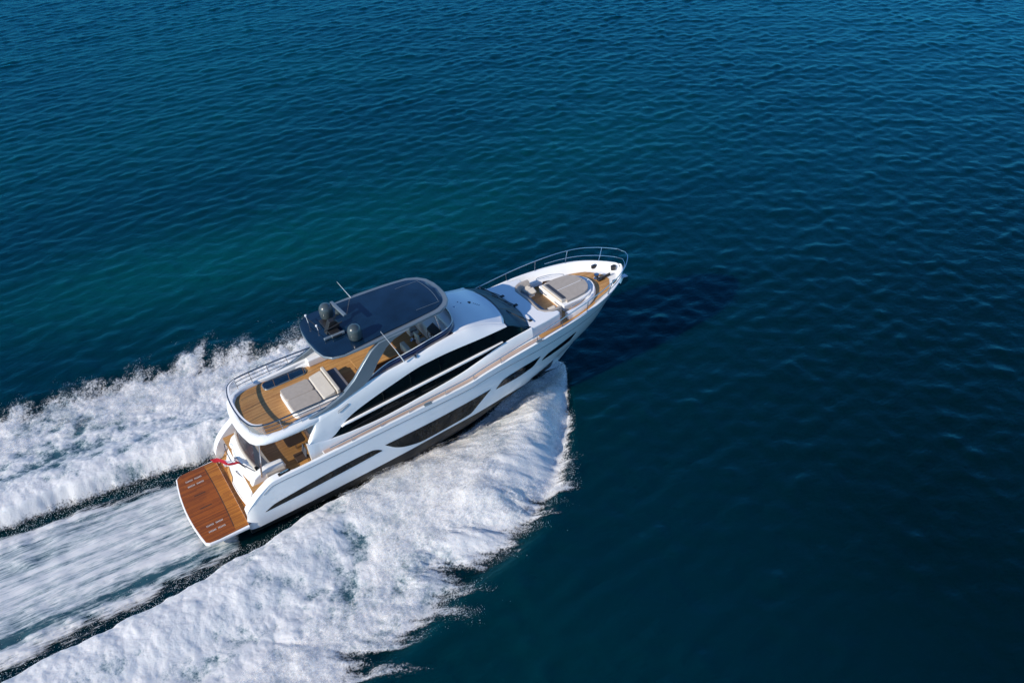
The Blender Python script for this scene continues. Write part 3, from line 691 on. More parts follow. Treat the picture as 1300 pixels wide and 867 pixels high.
# ------------------------------------------------------------------ flybridge
FZ = 4.30
def fly():
    # moulded overhang
    lip = [(8.3, 2.02), (7.7, 2.17), (7.0, 2.28), (6.0, 2.34), (5.0, 2.30), (4.5, 2.20), (4.15, 2.0), (3.95, 1.65), (3.82, 1.0), (3.76, .4), (3.75, 0)]
    out = lip+[(x, -y) for x, y in reversed(lip[:-1])]
    b = MB(); n = len(out)
    def off(k): return [(x+(k if x < 7 else 0), y-math.copysign(k*.8, y) if abs(y) > .3 else y) for x, y in out]
    rings = [(off(.30), 4.02), (off(.12), 4.05), (off(.02), 4.14), (off(0), 4.25), (off(.03), 4.36), (off(.14), 4.44), (off(.30), 4.46), (off(.34), 4.44), (off(.36), FZ-.03)]
    rows = []
    for ring, z in rings: rows.append([(x, y, z) for x, y in ring])
    b.grid(rows); b.add(rows[0], [tuple(range(n))])
    b.build('flybridge_overhang', WHITE, yacht, smooth=60)
    fh = cv([4.0, 4.3, 5, 8, 12, 14.6], [1.5, 1.85, 1.99, 2.03, 1.96, 1.8])
    bb = MB(); bb.grid([[(x, fh(x)*t, FZ) for t in (-1, -.5, 0, .5, 1)] for x in np.linspace(4.02+.05, 14.6, 40)])
    bb.add([(4.07, -1.5, FZ), (4.07, 1.5, FZ), (4.06, 0.6, FZ), (4.05, 0, FZ), (4.06, -.6, FZ)], [(0, 4, 3, 2, 1)])
    bb.build('flybridge_planking', TEAK_FLY, yacht)
    MB().box(7.2, 14.9, -2.0, 2.0, 4.1, 4.27).build('flybridge_floor', WHITE2, yacht)
    # aft balustrade: glazed across the stern, open rails along the sides
    arc = [(8.9, 2.12), (7, 2.14), (5.4, 2.12), (4.75, 2.02), (4.36, 1.75), (4.18, 1.3), (4.08, .7), (4.05, 0)]
    arc3 = arc+[(x, -y) for x, y in reversed(arc[:-1])]
    def lev(z, f=0.0):
        p = [(x-(.05*(z-4.45)/.65), y, (z if x < 7.6 else z-.05*(x-7.6))) for x, y in arc3]
        return smooth_path(p, 8)
    MB().tube(lev(5.10), .036).build('flybridge_rail', RAIL, yacht)
    for z in (4.90, 4.68):
        pth = lev(z)
        for sg in (1, -1):
            MB().tube([p for p in pth if p.y*sg > 0 and p.x > 4.7], .018).build('flybridge_rail', RAIL, yacht)
    for sg in (1, -1):
        MB().prism([(5.6, sg*2.10), (9.2, sg*2.10), (9.2, sg*1.90), (6.2, sg*1.92)][::sg], FZ, lambda x, y: 4.50+.16*float(sstep(5.6, 8.5, np.array(x)))).build('inner_coaming', WHITE2, yacht, bevel=.04)
    aft = [p for p in smooth_path([(x, y, 0) for x, y in arc3], 8) if p.x < 4.75]
    MB().grid([[(p.x-.035, p.y, 5.09), (p.x-.035, p.y, 5.125), (p.x+.06, p.y*.985, 5.125), (p.x+.06, p.y*.985, 5.09)] for p in aft], True).build('balustrade_cap', WHITE2, yacht)
    gl = mat('clear_glass_panel', (.75, .78, .8), .05, var=.02, alpha=.28)
    MB().grid([[(p.x+.012, p.y*.99, 4.46), (p.x-.01, p.y*.99, 5.08)] for p in aft]).build('balustrade_glass', gl, yacht)
    for x, y in ((4.75, 2.02), (5.5, 2.12), (6.4, 2.14), (7.4, 2.14), (8.3, 2.13), (4.20, 1.3), (4.07, .45)):
        for sg in (1, -1):
            MB().tube([(x, sg*y, 4.42), (x-.05, sg*y, 5.10)], .016).build('stanchion', STEEL, yacht)
    # smoked wind screen round the front
    pts = [(9.0, 2.16), (10.4, 2.13), (12, 2.07), (13.5, 1.97), (14.3, 1.84), (14.8, 1.55), (15.08, 1.1), (15.22, .5), (15.25, 0)]
    p3 = smooth_path([(x, y, 0) for x, y in pts+[(x, -y) for x, y in reversed(pts[:-1])]], 8); rows = []
    for q in p3:
        base = float(c3f(min(q.x, 15.2)))-.03; h = .40*float(sstep(9.0, 11.2, np.array(q.x)))+.02
        rows.append([(q.x, q.y, base), (q.x-.28*h*float(sstep(13, 15, np.array(q.x))), q.y*(1-.05*h), base+h)])
    MB().grid(rows).build('wind_screen', SMOKE, yacht, solid=.03, smooth=60)
    MB().tube([Vector(rw[1]) for rw in rows], .02).build('screen_trim', WHITE2, yacht)
    # hatch with dark cover over the companionway, port side
    MB().prism(rrect(5.78, 7.97, 1.24, 1.91, .22), FZ, 4.36).build('companion_hatch', GREY, yacht, bevel=.03)
    MB().prism(rrect(5.82, 7.93, 1.28, 1.87, .2), 4.36, 4.39).build('hatch_cover', ROOFBLK, yacht, bevel=.01)
    for x in (6.3, 7.05, 7.8):
        MB().tube([(x, 1.25, 4.4), (x, 1.25, 4.8)], .014).build('hatch_stanchion', STEEL, yacht)
    # inner coaming seat, port
    MB().box(8.2, 12.0, 1.62, 1.98, FZ, 4.7).build('side_locker', WHITE2, yacht, bevel=.06)
    # grey radar arch arms and hard top
    for sg in (1, -1):
        arm = [(6.7, 4.45), (7.6, 4.66), (8.5, 4.98), (9.2, 5.48), (9.8, 6.1), (10.3, 6.58), (10.75, 6.84), (11.4, 6.9), (12.4, 6.88), (11.5, 6.68), (11.05, 6.42), (10.5, 5.86), (10.05, 5.28), (9.6, 4.98), (9.0, 4.80), (8.0, 4.52)]
        lean = lambda z: .05*(z-4.5)
        MB().plate(arm, lambda z: sg*(2.26-lean(z)), lambda z: sg*(2.06-lean(z))).build('arch_arm', GREY, yacht, bevel=.05, seg=3)
    base = [(15.10, 0), (15.07, .6), (14.92, 1.15), (14.62, 1.56), (14.1, 1.84), (13.0, 1.98), (11.4, 2.10), (10.0, 2.12), (9.1, 2.06), (8.55, 1.86), (8.28, 1.5), (8.14, .8), (8.10, 0)]
    def zt(x): return .10*math.sin(math.pi*(x-8.1)/7.0)
    outl = sym(base)
    ht = MB().prism(outl, lambda x, y: 6.74+zt(x), lambda x, y: 6.88+zt(x)).build('hard_top', GREY, yacht, bevel=.05, seg=3)
    pan = []
    for x, y in base:
        f_ = float(sstep(9.3, 10.6, np.array(x))); sc_ = 1-.012-.12*f_
        pan.append((min(x, 14.78) if x > 14.78 else (x+.03 if x < 8.6 else x), y*sc_))
    pan[0] = (14.80, 0); pan[1] = (14.77, .55); pan[2] = (14.66, 1.0); pan[3] = (14.4, 1.34); pan[4] = (13.9, 1.6)
    po = sym(pan); m_ = len(po)
    ring1 = [(x, y, 6.875+zt(x)) for x, y in po]; ring2 = [(x, y, 6.905+zt(x)) for x, y in po]
    b = MB(); b.grid([ring1, ring2], True)
    # crowned top
    rows = []
    fw = cv([p[0] for p in reversed(pan)], [p[1] for p in reversed(pan)])
    for x in np.concatenate([np.linspace(8.13, 8.6, 8), np.linspace(8.8, 13.8, 20), np.linspace(13.95, 14.80, 12)]):
        rows.append([(x, float(fw(x))*t, 6.905+zt(x)+.035*(1-t*t)) for t in np.linspace(-1, 1, 13)])
    b.grid(rows)
    pn = b.build('roof_panel', ROOFBLK, ht, smooth=40)
    for yy in (1.15, -1.15):
        MB().grid([[(x, yy-.012, 6.912+zt(x)+.035*(1-(yy/1.8)**2)), (x, yy+.012, 6.912+zt(x)+.035*(1-(yy/1.8)**2))] for x in np.linspace(13.2, 14.45, 10)]).build('roof_seam', GREY, ht)
    MB().grid([[(14.52-.10*y*y, y, 6.912+zt(14.4)+.03), (14.545-.10*y*y, y, 6.912+zt(14.4)+.03)] for y in np.linspace(-1.1, 1.1, 14)]).build('roof_seam', GREY, ht)
    for sg in (1, -1):
        MB().tube([(14.05, sg*1.80, 5.4), (13.85, sg*1.72, 6.85)], .035).build('roof_strut', STEEL, yacht)
    # whip aerials
    MB().tube([(11.75, -2.16, 5.25), (11.45, -2.22, 6.1), (10.9, -2.3, 7.5)], [.028, .018, .01]).build('whip_aerial', WHITE2, yacht)
    MB().tube([(11.2, 2.02, 6.95), (11.0, 2.06, 7.4), (10.75, 2.12, 8.0)], [.026, .018, .01]).build('whip_aerial', WHITE2, yacht)
    MB().lathe([(0, .12), (.06, .11), (.07, .0)], (12.35, -2.12, 5.2), 12).build('navigation_light', STEEL, yacht)
    # mast with domes and radar
    dome = [(.0, .74), (.10, .73), (.20, .68), (.27, .59), (.305, .47), (.31, .36), (.30, .14), (.26, .06), (.2, .03), (.2, 0)]
    for x, y in ((10.0, -1.36), (9.55, .88)):
        MB().lathe([(a*1.08, b_*1.08) for a, b_ in dome], (x, y, 6.97 if y < 0 else 7.12), 28).build('satellite_dome', DOME, yacht, smooth=60)
    b = MB(); b.plate([(9.0, 6.95), (9.7, 6.95), (9.75, 7.3), (9.55, 7.55), (9.3, 7.55)], -.16, .16)
    b.box(9.1, 9.6, -.75, .95, 7.06, 7.14)
    b.build('mast', BLACK, yacht, bevel=.03)
    b = MB(); b.box(8.75, 9.2, -.62, -.5, 7.0, 7.12); b.box(9.1, 9.75, -.72, -.56, 7.02, 7.16)
    b.build('speaker_horn', GREY, yacht, bevel=.03)
    MB().tube([(8.95, -.18, 7.2), (9.85, -.28, 7.42)], .03).build('mast_spar', BLACK, yacht)
    MB().lathe([(0, .22), (.13, .2), (.15, .06), (.12, 0)], (9.95, .35, 7.45)).build('radar_pedestal', DOME, yacht)
    t = MB(); t.box(-.085, .085, -.72, .72, -.05, .06)
    ra = t.build('radar_scanner', GREY, yacht, bevel=.03); ra.location = (9.98, .33, 7.74); ra.rotation_euler = (0, 0, R_(4))
    MB().tube([(9.5, 0, 7.5), (9.95, .35, 7.5)], .05).build('radar_bracket', BLACK, yacht)
    for x, y, h in ((8.7, 1.35, .25), (8.85, .45, .1)):
        b = MB(); b.tube([(x, y, 6.95), (x-.03, y, 6.95+h+.15)], .014); b.lathe([(0, .1), (.05, .07), (.05, 0)], (x-.03, y, 6.95+h+.15), 10)
        b.build('mast_light', FLAGW, yacht)
    MB().tube([(8.7, 1.35, 7.2), (8.9, .1, 7.2)], .02).build('light_bar', BLACK, yacht)
    # console in front of the helm
    b = MB(); b.prism([(14.95, 1.1), (14.7, 1.55), (14.1, 1.75), (13.9, 1.2), (13.9, -1.2), (14.1, -1.75), (14.7, -1.55), (14.95, -1.1)], FZ, lambda x, y: 5.18+.12*(x-14))
    b.build('helm_console', WHITE2, yacht, bevel=.06, seg=3)
    MB().prism([(14.25, -.3), (14.25, -1.25), (13.88, -1.25), (13.88, -.3)], 5.0, lambda x, y: 5.15+.5*(x-13.88)).build('instrument_panel', BLACK, yacht, bevel=.02)
    w = MB(); w.tube([(13.78+.05*math.cos(a), -.78+.2*math.sin(a), 5.05+.2*math.cos(a)) for a in np.linspace(0, 2*math.pi, 20, endpoint=False)], .018, closed=True); w.tube([(13.78, -.78, 5.05), (13.95, -.78, 5.0)], .02)
    w.build('steering_wheel', BLACK, yacht)
    # loose furniture -------------------------------------------------
    o = (7.4, -.65, FZ)
    t = thing('flybridge_sunbed', 'large beige sunbed on the open aft teak deck of the flybridge', 'sunbed', o)
    MB().prism(rrect(6.22, 8.85, -1.70, .40, .28), FZ, 4.60).build('base', WHITE2, t, bevel=.05, off=o, seg=3)
    MB().prism(rrect(6.27, 7.70, -1.66, -.63, .16), 4.60, 4.74).build('mattress', GREYFAB, t, bevel=.05, off=o, seg=3)
    MB().prism(rrect(6.27, 7.70, -.62, .37, .16), 4.60, 4.74).build('mattress', GREYFAB, t, bevel=.05, off=o, seg=3)
    MB().prism(rrect(7.74, 8.40, -1.62, .34, .1), 4.60, lambda x, y: 4.78+.18*(x-7.74)).build('headrest', CREAM, t, bevel=.06, off=o, seg=3)
    MB().prism(rrect(8.42, 8.60, -1.70, .42, .06), 4.60, 4.98).build('backrest', CREAM, t, bevel=.05, off=o, seg=3)
    MB().prism(rrect(8.61, 9.15, -1.55, .30, .06), FZ, 4.72).build('forward_seat', SLATE, t, bevel=.04, off=o, seg=3)
    o = (10.4, -.4, FZ)
    t = thing('wet_bar', 'teak topped cabinet on the flybridge under edge of the hard top', 'cabinet', o)
    MB().box(9.98, 11.9, -.95, .05, FZ, 4.86).build('body', BROWN, t, bevel=.03, off=o)
    MB().box(9.85, 10.75, -1.02, .12, 4.86, 4.93).build('counter', TEAK_FLY, t, bevel=.012, off=o)
    MB().box(10.80, 11.95, -1.02, .12, 4.86, 4.93).build('counter', TEAK_FLY, t, bevel=.012, off=o)
    MB().tube([(10.5, -.55, 4.89), (10.5, -.55, 5.02), (10.62, -.55, 5.05)], .014).build('tap', BLACK, t, off=o)
    o = (11.6, -1.5, FZ)
    t = thing('dinette_sofa', 'cream L shaped sofa along starboard side of the flybridge', 'sofa', o)
    MB().prism([(10.3, -1.92), (13.0, -1.92), (13.0, -1.30), (12.8, -1.30), (10.9, -1.35), (10.3, -1.35)], FZ, 4.66).build('base', WHITE2, t, bevel=.03, off=o)
    MB().prism([(10.32, -1.90), (12.98, -1.90), (12.98, -1.32), (10.32, -1.37)], 4.66, 4.78).build('seat', CREAM, t, bevel=.04, off=o, seg=3)
    MB().box(10.3, 12.6, -1.98, -1.80, 4.78, 5.10).build('backrest', CREAM, t, bevel=.05, off=o, seg=3)
    MB().box(12.25, 12.5, -1.85, -.55, 4.66, 5.2).build('end_backrest', CREAM, t, bevel=.06, off=o, seg=3)
    for i, (x, y, lab) in enumerate(((13.35, -.75, 'white helm chair nearest the flybridge steering wheel'), (13.35, .35, 'white companion chair to port of the flybridge steering wheel'))):
        t = thing('helm_chair', lab, 'chair', (x, y, FZ), 'helm chairs on the flybridge')
        MB().lathe([(0, .0), (.2, .0), (.2, .03), (.06, .06), (.06, .42), (0, .42)], (0, 0, 0), 16).build('pedestal', STEEL, t)
        MB().box(-.25, .27, -.27, .27, .42, .58).build('seat', CREAM, t, bevel=.06, seg=3)
        b = MB(); b.plate([(-.22, .55), (-.3, 1.15), (-.2, 1.17), (-.1, .55)], -.25, .25); b.build('backrest', CREAM, t, bevel=.05, seg=3)
        for y2 in (-.3, .24):
            MB().box(-.18, .16, y2, y2+.06, .68, .74).build('armrest', DARKFAB, t, bevel=.02)
fly()

# ------------------------------------------------------------------ cockpit
def cockpit():
    o = (4.2, 0, 1.85)
    t = thing('cockpit_settee', 'pale curved settee against the inside of the transom', 'sofa', o)
    ys = np.linspace(-1.45, 1.45, 16)
    MB().grid([[(3.9+.07*y*y, y, 1.86), (3.9+.07*y*y, y, 2.2), (4.5+.05*y*y, y, 2.2), (4.5+.05*y*y, y, 1.86)] for y in ys], True).build('base', WHITE2, t, off=o)
    MB().grid([[(3.92+.07*y*y, y, 2.2), (3.92+.07*y*y, y, 2.32), (4.5+.05*y*y, y, 2.32), (4.53+.05*y*y, y, 2.2)] for y in ys], True).build('seat', CREAM, t, off=o)
    MB().grid([[(3.74+.07*y*y, y*1.02, 2.2), (3.66+.07*y*y, y*1.03, 2.62), (3.78+.07*y*y, y*1.03, 2.66), (3.98+.07*y*y, y, 2.3)] for y in ys], True).build('backrest', CREAM, t, off=o)
    o = (6.05, -.35, 1.85)
    t = thing('cockpit_table', 'dark teak table on the aft cockpit deck under the overhang', 'table', o)
    MB().prism(rrect(5.6, 6.5, -1.15, .75, .12), 2.52, 2.58).build('tabletop', BROWN, t, bevel=.015, off=o)
    for y in (-.25, .7):
        MB().tube([(6.05, y-.4, 1.86), (6.05, y-.4, 2.52)], .05).build('leg', STEEL, t, off=o)
    for i, (x, y, lab) in enumerate(((5.95, -1.75, 'dark cockpit chair nearest the starboard gunwale'), (7.0, .2, 'dark cockpit chair beside the saloon door'))):
        t = thing('cockpit_chair', lab, 'chair', (x, y, 1.85), 'chairs at the cockpit table')
        MB().box(-.3, .3, -.3, .3, .36, .46).build('seat', BROWN, t, bevel=.03)
        b = MB(); b.plate([(.2, .44), (.3, .85), (.25, .86), (.14, .46)], -.28, .28); b.build('backrest', DARKFAB, t, bevel=.02)
        for sx in (-.22, .22):
            for sy in (-.22, .22): MB().tube([(sx, sy, .36), (sx*1.1, sy*1.1, .0)], .02).build('leg', STEEL, t)
    # supports from the gunwale to the overhang
    for sg in (1, -1):
        MB().tube([(3.95, sg*1.75, 2.1), (4.3, sg*2.0, 4.1)], .04).build('overhang_strut', STEEL, yacht)
    MB().grid([[(3.72+.06*y*y, y, 2.66), (3.95+.05*y*y, y, 4.03)] for y in np.linspace(-1.6, 1.2, 14)]).build('cockpit_screen', mat('brown_tinted_screen', (.05, .035, .04), .08, var=.2, alpha=.5), yacht)
    # ensign streaming aft from its staff on the transom
    o = (3.5, -.72, 2.1)
    t = thing('ensign_flag', 'red ensign streaming from staff on the stern', 'flag', o)
    MB().tube([(3.55, -.74, 2.1), (3.22, -.62, 2.75)], .02).build('staff', BROWN, t, off=o)
    def fp(a, b_):
        x = 3.42-.12*b_-1.05*a+.05*math.sin(9*a); y = -.70+1.05*a+.05*math.sin(8*a+2*b_)+.10*b_
        z = 2.36+.34*b_*(1-.25*a)-.02*a+.06*math.cos(9*a+b_)
        return (x, y, z)
    A = np.linspace(0, 1, 18); B = np.linspace(0, 1, 7)
    MB().grid([[fp(a, b_) for b_ in B] for a in A]).build('cloth', RED, t, off=o, smooth=70, solid=.004)
    MB().grid([[Vector(fp(a, b_))+Vector((0, -.006, .004)) for b_ in np.linspace(.5, 1, 5)] for a in np.linspace(0, .42, 9)]).build('canton', NAVY, t, off=o, smooth=70)
    for (a0, b0, a1, b1) in ((0, .5, .42, 1), (0, 1, .42, .5), (.21, .5, .21, 1), (0, .75, .42, .75)):
        rows = []
        for k in np.linspace(0, 1, 8):
            a = a0+(a1-a0)*k; b_ = b0+(b1-b0)*k
            e = (.035, 0) if a0 == a1 else (0, .045)
            rows.append([Vector(fp(max(a-e[0], 0), b_-e[1]))+Vector((0, -.012, .008)), Vector(fp(a+e[0], b_+e[1]))+Vector((0, -.012, .008))])
        MB().grid(rows).build('cross_stripe', FLAGW, t, off=o)
cockpit()

# ------------------------------------------------------------------ wake
def foam_material(name='white_foam', stretch=(1, 1, 1)):
    """foam: white where thick, blue-grey where the water shows through, dissolving in fine flecks at its edges"""
    m = bpy.data.materials.new(name); m.use_nodes = True
    n = m.node_tree; N = n.nodes; L = n.links; N.clear()
    out = N.new('ShaderNodeOutputMaterial')
    at = N.new('ShaderNodeAttribute'); at.attribute_name = 'foam'
    ac = N.new('ShaderNodeAttribute'); ac.attribute_name = 'cover'
    geo = N.new('ShaderNodeNewGeometry')
    mpg = N.new('ShaderNodeMapping'); mpg.inputs['Scale'].default_value = stretch; L.new(geo.outputs['Position'], mpg.inputs[0])
    def noise(sc_, det, rg_):
        q = N.new('ShaderNodeTexNoise'); q.inputs['Scale'].default_value = sc_; q.inputs['Detail'].default_value = det; q.inputs['Roughness'].default_value = rg_
        L.new(mpg.outputs[0], q.inputs['Vector']); return q.outputs['Fac']
    def mad(a, k, c):
        q = N.new('ShaderNodeMath'); q.operation = 'MULTIPLY_ADD'; L.new(a, q.inputs[0]); q.inputs[1].default_value = k
        if isinstance(c, float): q.inputs[2].default_value = c
        else: L.new(c, q.inputs[2])
        return q.outputs[0]
    def ramp(v, a, b):
        q = N.new('ShaderNodeMapRange'); q.interpolation_type = 'SMOOTHSTEP'; q.inputs['From Min'].default_value = a; q.inputs['From Max'].default_value = b
        L.new(v, q.inputs['Value']); return q.outputs[0]
    n1 = noise(4.0, 9, .72); n2 = noise(11, 8, .75)
    T = ramp(mad(n2, 1.25, mad(n1, 1.0, at.outputs['Fac'])), 1.12, 1.80)
    cr = N.new('ShaderNodeValToRGB'); e = cr.color_ramp.elements
    e[0].position = 0; e[0].color = (.025, .105, .14, 1); e[1].position = 1; e[1].color = (.92, .905, .885, 1)
    k = e.new(.45); k.color = (.48, .555, .575, 1)
    L.new(T, cr.inputs[0])
    fo = N.new('ShaderNodeBsdfPrincipled'); fo.inputs['Roughness'].default_value = .65; fo.inputs['Specular IOR Level'].default_value = .3
    L.new(cr.outputs[0], fo.inputs['Base Color'])
    fo.inputs['Subsurface Weight'].default_value = .3; fo.inputs['Subsurface Radius'].default_value = (.8, .9, 1.0); fo.inputs['Subsurface Scale'].default_value = .12
    tr = N.new('ShaderNodeBsdfTranslucent'); L.new(cr.outputs[0], tr.inputs['Color'])
    bp = N.new('ShaderNodeBump'); bp.inputs['Strength'].default_value = .55; bp.inputs['Distance'].default_value = .08
    L.new(n2, bp.inputs['Height']); L.new(bp.outputs[0], fo.inputs['Normal'])
    mt = N.new('ShaderNodeMixShader'); mt.inputs[0].default_value = .22; L.new(fo.outputs[0], mt.inputs[1]); L.new(tr.outputs[0], mt.inputs[2])
    A = ramp(mad(n2, .9, mad(n1, .5, ac.outputs['Fac'])), 1.00, 1.35)
    tp = N.new('ShaderNodeBsdfTransparent'); mx = N.new('ShaderNodeMixShader'); L.new(A, mx.inputs[0]); L.new(tp.outputs[0], mx.inputs[1]); L.new(mt.outputs[0], mx.inputs[2])
    L.new(mx.outputs[0], out.inputs[0]); return m
FOAM = foam_material()
WASH = foam_material('streaked_foam', (.14, 1, 1))

def wave_field(X, S, seed):
    """bow-wave foam on one side: X along the track, S metres from the centreline -> height, cover (.5 = edge), thickness, freshness"""
    so, si = so_f(X), si_f(X); t = APEX-X; wdt = np.maximum(so-si, .3); q = (S-si)/wdt
    fresh = sstep(17, 8, t)                                    # 1 near the bow, where the sheet is still in the air
    cA = X*.55-S*.83; cL = X*.83+S*.55
    fing = fbm(cA*.55, cL*.10, seed+3, 3)-.5         # fingers thrown outward
    fine = (fbm(cA*2.2, cL*.55, seed+5, 5, .62) if seed < 200 else fbm(cA*.9, cL*.8, seed+5, 5, .62))-.5
    edge = q+(fing*(.60 if seed < 200 else .28)+fine*.42)*np.clip(t/2.5, .30, 1)
    cover = .5+(1-edge)*2.0
    inn = (S-si)+(fbm(X*.5, S*.5, seed+9, 4)-.5)*.8*(1-.75*fresh)
    cover = np.minimum(cover, .5+inn*1.5+2.5*sstep(.25, .8, fresh))
    cover = cover*sstep(22.0, 21.3, X)
    lump = billow(X*.50, S*.50, seed+11, 5, .55); lump2 = fbm(X*1.4, S*1.4, seed+13, 5, .62)
    st = fbm((X+S*.6)*.22, (S-X*.6)*.9, seed+15, 4, .58)       # streaks thrown outward
    A = np.clip(t/4, .10, 1); qc = np.clip(q, 0, 1.3)
    prof = 1.25*np.sin(np.pi*np.clip(qc*(.92-.12*sstep(6, 2, t))+.07+.13*sstep(6, 2, t), 0, 1))**.8*fresh+(1-fresh)*(.85*np.exp(-((qc-.16)/.2)**2)+.45*np.clip(1-qc, 0, 1)**.6)
    prof = prof*sstep(1.12, .45, qc)
    h = A*(prof+(1-fresh*.75)*((lump-.35)*.17+(lump2-.5)*.17)+(st-.5)*.35*fresh)
    lace = 1-billow(X*.9+.6*fbm(X*.7, S*.7, seed+31, 3), S*.9+.6*fbm(X*.7, S*.7, seed+33, 3), seed+35, 3, .6)
    patch = fbm(X*.35, S*.35, seed+41, 4, .58)
    old = .52+1.15*(lump2-.5)+1.0*(patch-.45)+.50*(lace-.6)+.35*(lump-.35)
    new = .66+.45*(st-.5)+.8*(patch-.5)+.2*(lump2-.5)
    thick = old*(1-fresh)+new*fresh
    thick = thick+.25*sstep(.3, 0, qc)*(1-fresh)
    return h, cover, thick, fresh, q

def centre_field(X, Y, seed):
    """prop wash behind the transom: long soft streaks with boiling bands between them"""
    Xw = X+.3*fbm(X*.3, Y*.6, seed+2, 2)
    s = fbm(Xw*.045, Y*1.15, seed, 4, .6); s2 = fbm(X*.9, Y*2.2, seed+5, 5, .62); roll_ = billow(X*.45, Y*.9, seed+8, 4)
    band = sstep(.45, .62, fbm(Xw*.05, Y*.6, seed+14, 2))       # boiling bands
    wd = 3.05+.10*np.clip(2-X, 0, 40)
    e = (wd-np.abs(Y))/.9+(s2-.5)*1.1
    cover = .5+e*.5
    cover = np.minimum(cover, 1.3)*sstep(2.4, 1.6, X)
    h = .10+.26*s+.03*(s2-.5)+band*(.10*(s2-.5)+.10*roll_)*sstep(0, -6, X)
    rim = sstep(1.5, .4, wd-np.abs(Y))
    st2 = fbm(Xw*.06, Y*4.5, seed+20, 3, .6)
    thick = .38+1.0*(s-.5)+.55*(st2-.5)+(.05+.55*band+.5*rim)*(s2-.5)+.12*rim
    return h, cover, thick

def sheet(X, Y, Z, keep):
    nx, ny = X.shape; idx = np.arange(nx*ny).reshape(nx, ny)
    Q = np.stack([idx[:-1, :-1], idx[1:, :-1], idx[1:, 1:], idx[:-1, 1:]], -1).reshape(-1, 4)
    k = keep.ravel(); Q = Q[k[Q].all(1)]
    used = np.zeros(nx*ny, bool); used[Q.ravel()] = True; mp = np.cumsum(used)-1
    return np.stack([X, Y, Z], -1).reshape(-1, 3)[used], mp[Q], used
def join_sheets(name, sheets, m=None):
    V, Q, F, Cv = [], [], [], []; o = 0
    for X, Y, Z, keep, foam, cover in sheets:
        v, q, us = sheet(X, Y, Z, keep); V.append(v); Q.append(q+o); o += len(v)
        F.append(foam.ravel()[us]); Cv.append(cover.ravel()[us])
    return np_mesh(name, np.concatenate(V), np.concatenate(Q), m or FOAM, {'foam': np.concatenate(F), 'cover': np.concatenate(Cv)})

DROPS = []
def spray(x, y, z, rad): DROPS.append(np.stack([x, y, z, rad], -1))

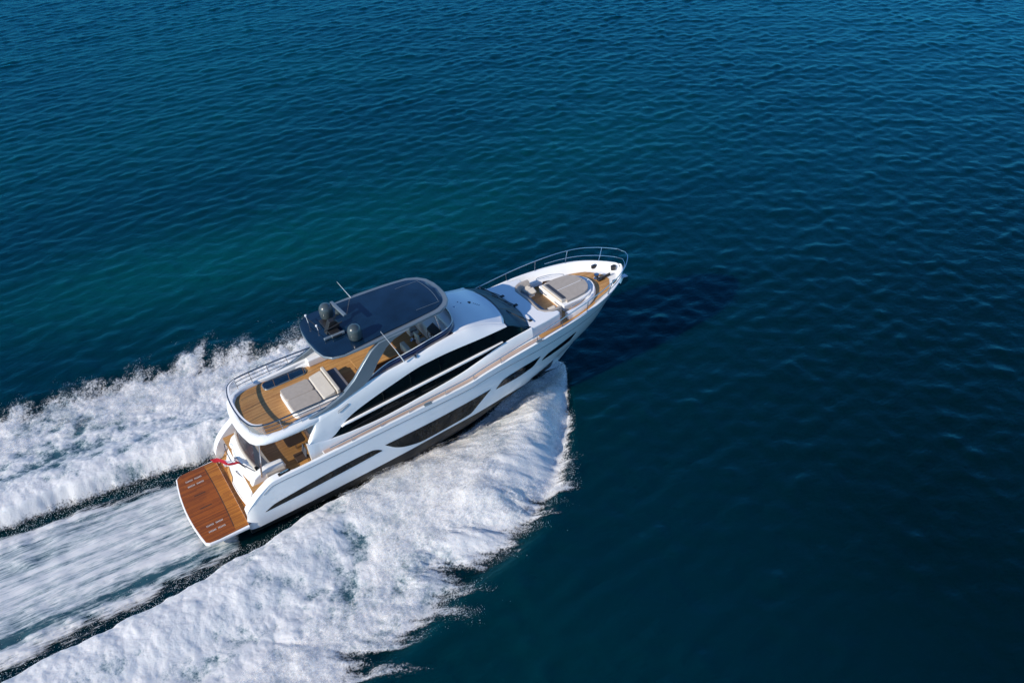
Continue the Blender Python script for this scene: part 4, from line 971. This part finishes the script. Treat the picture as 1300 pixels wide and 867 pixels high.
def wake():
    st = .06
    for sg, seed, lab in ((-1, 100, 'white foaming bow wave curling off the starboard side of the hull'), (1, 300, 'white foaming bow wave spreading off the port side behind the yacht')):
        xs = np.arange(-17 if sg < 0 else -14, 22.2, st); ss = np.arange(.0, 18.0, st)
        X, S = np.meshgrid(xs, ss, indexing='ij'); Yw = sg*S
        kf = (lambda x: 1.0) if sg < 0 else (lambda x: 1.06-.13*sstep(1, 9, x)); kS = kf(X); h, cov, th, fresh, q = wave_field(X, S*kS, seed); h = h/kS**2*(1 if sg < 0 else 1+.25*sstep(3, 9, X))
        base = sea_z(X, Yw)
        lift = sstep(.2, 1.25, cov); clear = (X > 20.9) | (S > HULLW(X)+.02-.8*sstep(12, 18, X)) | (X < 2.2)
        Z0 = base+.05+np.maximum(h, -.02)*lift
        sheets = [(X, Yw, Z0, (cov > .06) & clear, th, np.clip(cov, 0, 1.6)-.04-.32*fresh*sstep(.5, .95, q)*fbm(X*1.3, S*1.3, seed+95, 4, .6))]
        # airborne mist: thinner sheets of spray over the young part of the wave
        for j in range(1, 4):
            mist = fbm(X*.8+j*7, S*.8-j*3, seed+60+j, 5, .6); big = fbm(X*.22+j, S*.22, seed+70+j, 3)
            cm = np.minimum(cov*.6, .55)+.55*(mist-.5)+.9*(big-.5)-.14*j+.02
            cm = cm*sstep(.0, .25, fresh+.25*sstep(.35, .8, q))
            Zm = Z0+.14*j*(.6+.8*big)*lift+.10*(mist-.5)
            sheets.append((X, Yw, Zm, (cm > .05) & clear & (cov > .35), .75+.3*(mist-.5), np.minimum(cm, .42)))
        o = join_sheets('bow_wave', sheets)
        tag(o, lab, 'bow wave', None, 'stuff')
        n = 1000000
        px = RNG.uniform(-16, 21.9, n); ps = RNG.uniform(0, 18, n)
        hh, cc, tt, ff, qq = wave_field(px, ps*kf(px), seed)
        near = np.exp(-((cc-.50)/.17)**2)*sstep(.42, .68, fbm((px*.55-ps*.83)*1.6, (px*.83+ps*.55)*(.35 if sg < 0 else 1.2), seed+91, 3, .6))*1.7
        p = np.where(ps < si_f(px)+.4, (.30-.27*ff)*np.exp(-((cc-.40)/.30)**2), near*.8)+.04*(cc > .6)
        ok = (RNG.uniform(0, 1, n) < p*.38) & (ps > np.where((px > 2.4) & (px < 21), HULLW(px)+.15, 0))
        px, ps, hh, cc, ff = px[ok], ps[ok], hh[ok], cc[ok], ff[ok]
        rise = np.abs(RNG.normal(0, 1, len(px)))*(.10+.14*ff)
        z = sea_z(px, sg*ps)+.05+np.maximum(hh, 0)*sstep(.2, .7, cc)+rise
        spray(px, sg*ps, z, .004+.012*RNG.uniform(0, 1, len(px))**4)
    xs = np.arange(-17, 2.5, st); ys = np.arange(-5.6, 5.6, st)
    X, Y = np.meshgrid(xs, ys, indexing='ij')
    h, cov, th = centre_field(X, Y, 500)
    o = join_sheets('prop_wash', [(X, Y, sea_z(X, Y)+.04+h*sstep(.2, 1.4, cov), cov > .1, th, cov-.1)], WASH)
    tag(o, 'grey streaked propeller wash trailing straight behind the swim platform', 'prop wash', None, 'stuff')
    n = 90000
    px = RNG.uniform(-16, 8, n); ps = RNG.uniform(2.4, 5.8, n)*RNG.choice([-1, 1], n)
    dens = vn(px*.8, ps*3, 77)
    ok = (RNG.uniform(0, 1, n) < .45*dens) & ((px < .3) | (np.abs(ps) > 2.9))
    px, ps = px[ok], ps[ok]
    spray(px, ps, sea_z(px, ps)+.05+np.abs(RNG.normal(0, .10, len(px))), .006+.014*RNG.uniform(0, 1, len(px))**2)
    D = np.concatenate(DROPS); n = len(D)
    tet = np.array([[1, 1, 1], [1, -1, -1], [-1, 1, -1], [-1, -1, 1]])/1.2
    V = (D[:, None, :3]+tet[None]*D[:, None, 3:4]).reshape(-1, 3)
    F = (np.array([[0, 1, 2], [0, 3, 1], [0, 2, 3], [1, 3, 2]])[None]+(np.arange(n)*4)[:, None, None]).reshape(-1, 3)
    m = mat('spray_drops', (.90, .90, .90), .5, var=.02)
    n_ = m.node_tree; tl = n_.nodes.new('ShaderNodeBsdfTranslucent'); tl.inputs[0].default_value = (.9, .9, .9, 1)
    ms = n_.nodes.new('ShaderNodeMixShader'); ms.inputs[0].default_value = .5
    n_.links.new(n_.nodes['Principled BSDF'].outputs[0], ms.inputs[1]); n_.links.new(tl.outputs[0], ms.inputs[2])
    n_.links.new(ms.outputs[0], n_.nodes['Material Output'].inputs[0])
    o = np_mesh('spray', V, F, m, tri=True, smooth=True)
    tag(o, 'fine white spray drops flying off the edges of the wake', 'spray', None, 'stuff')
wake()
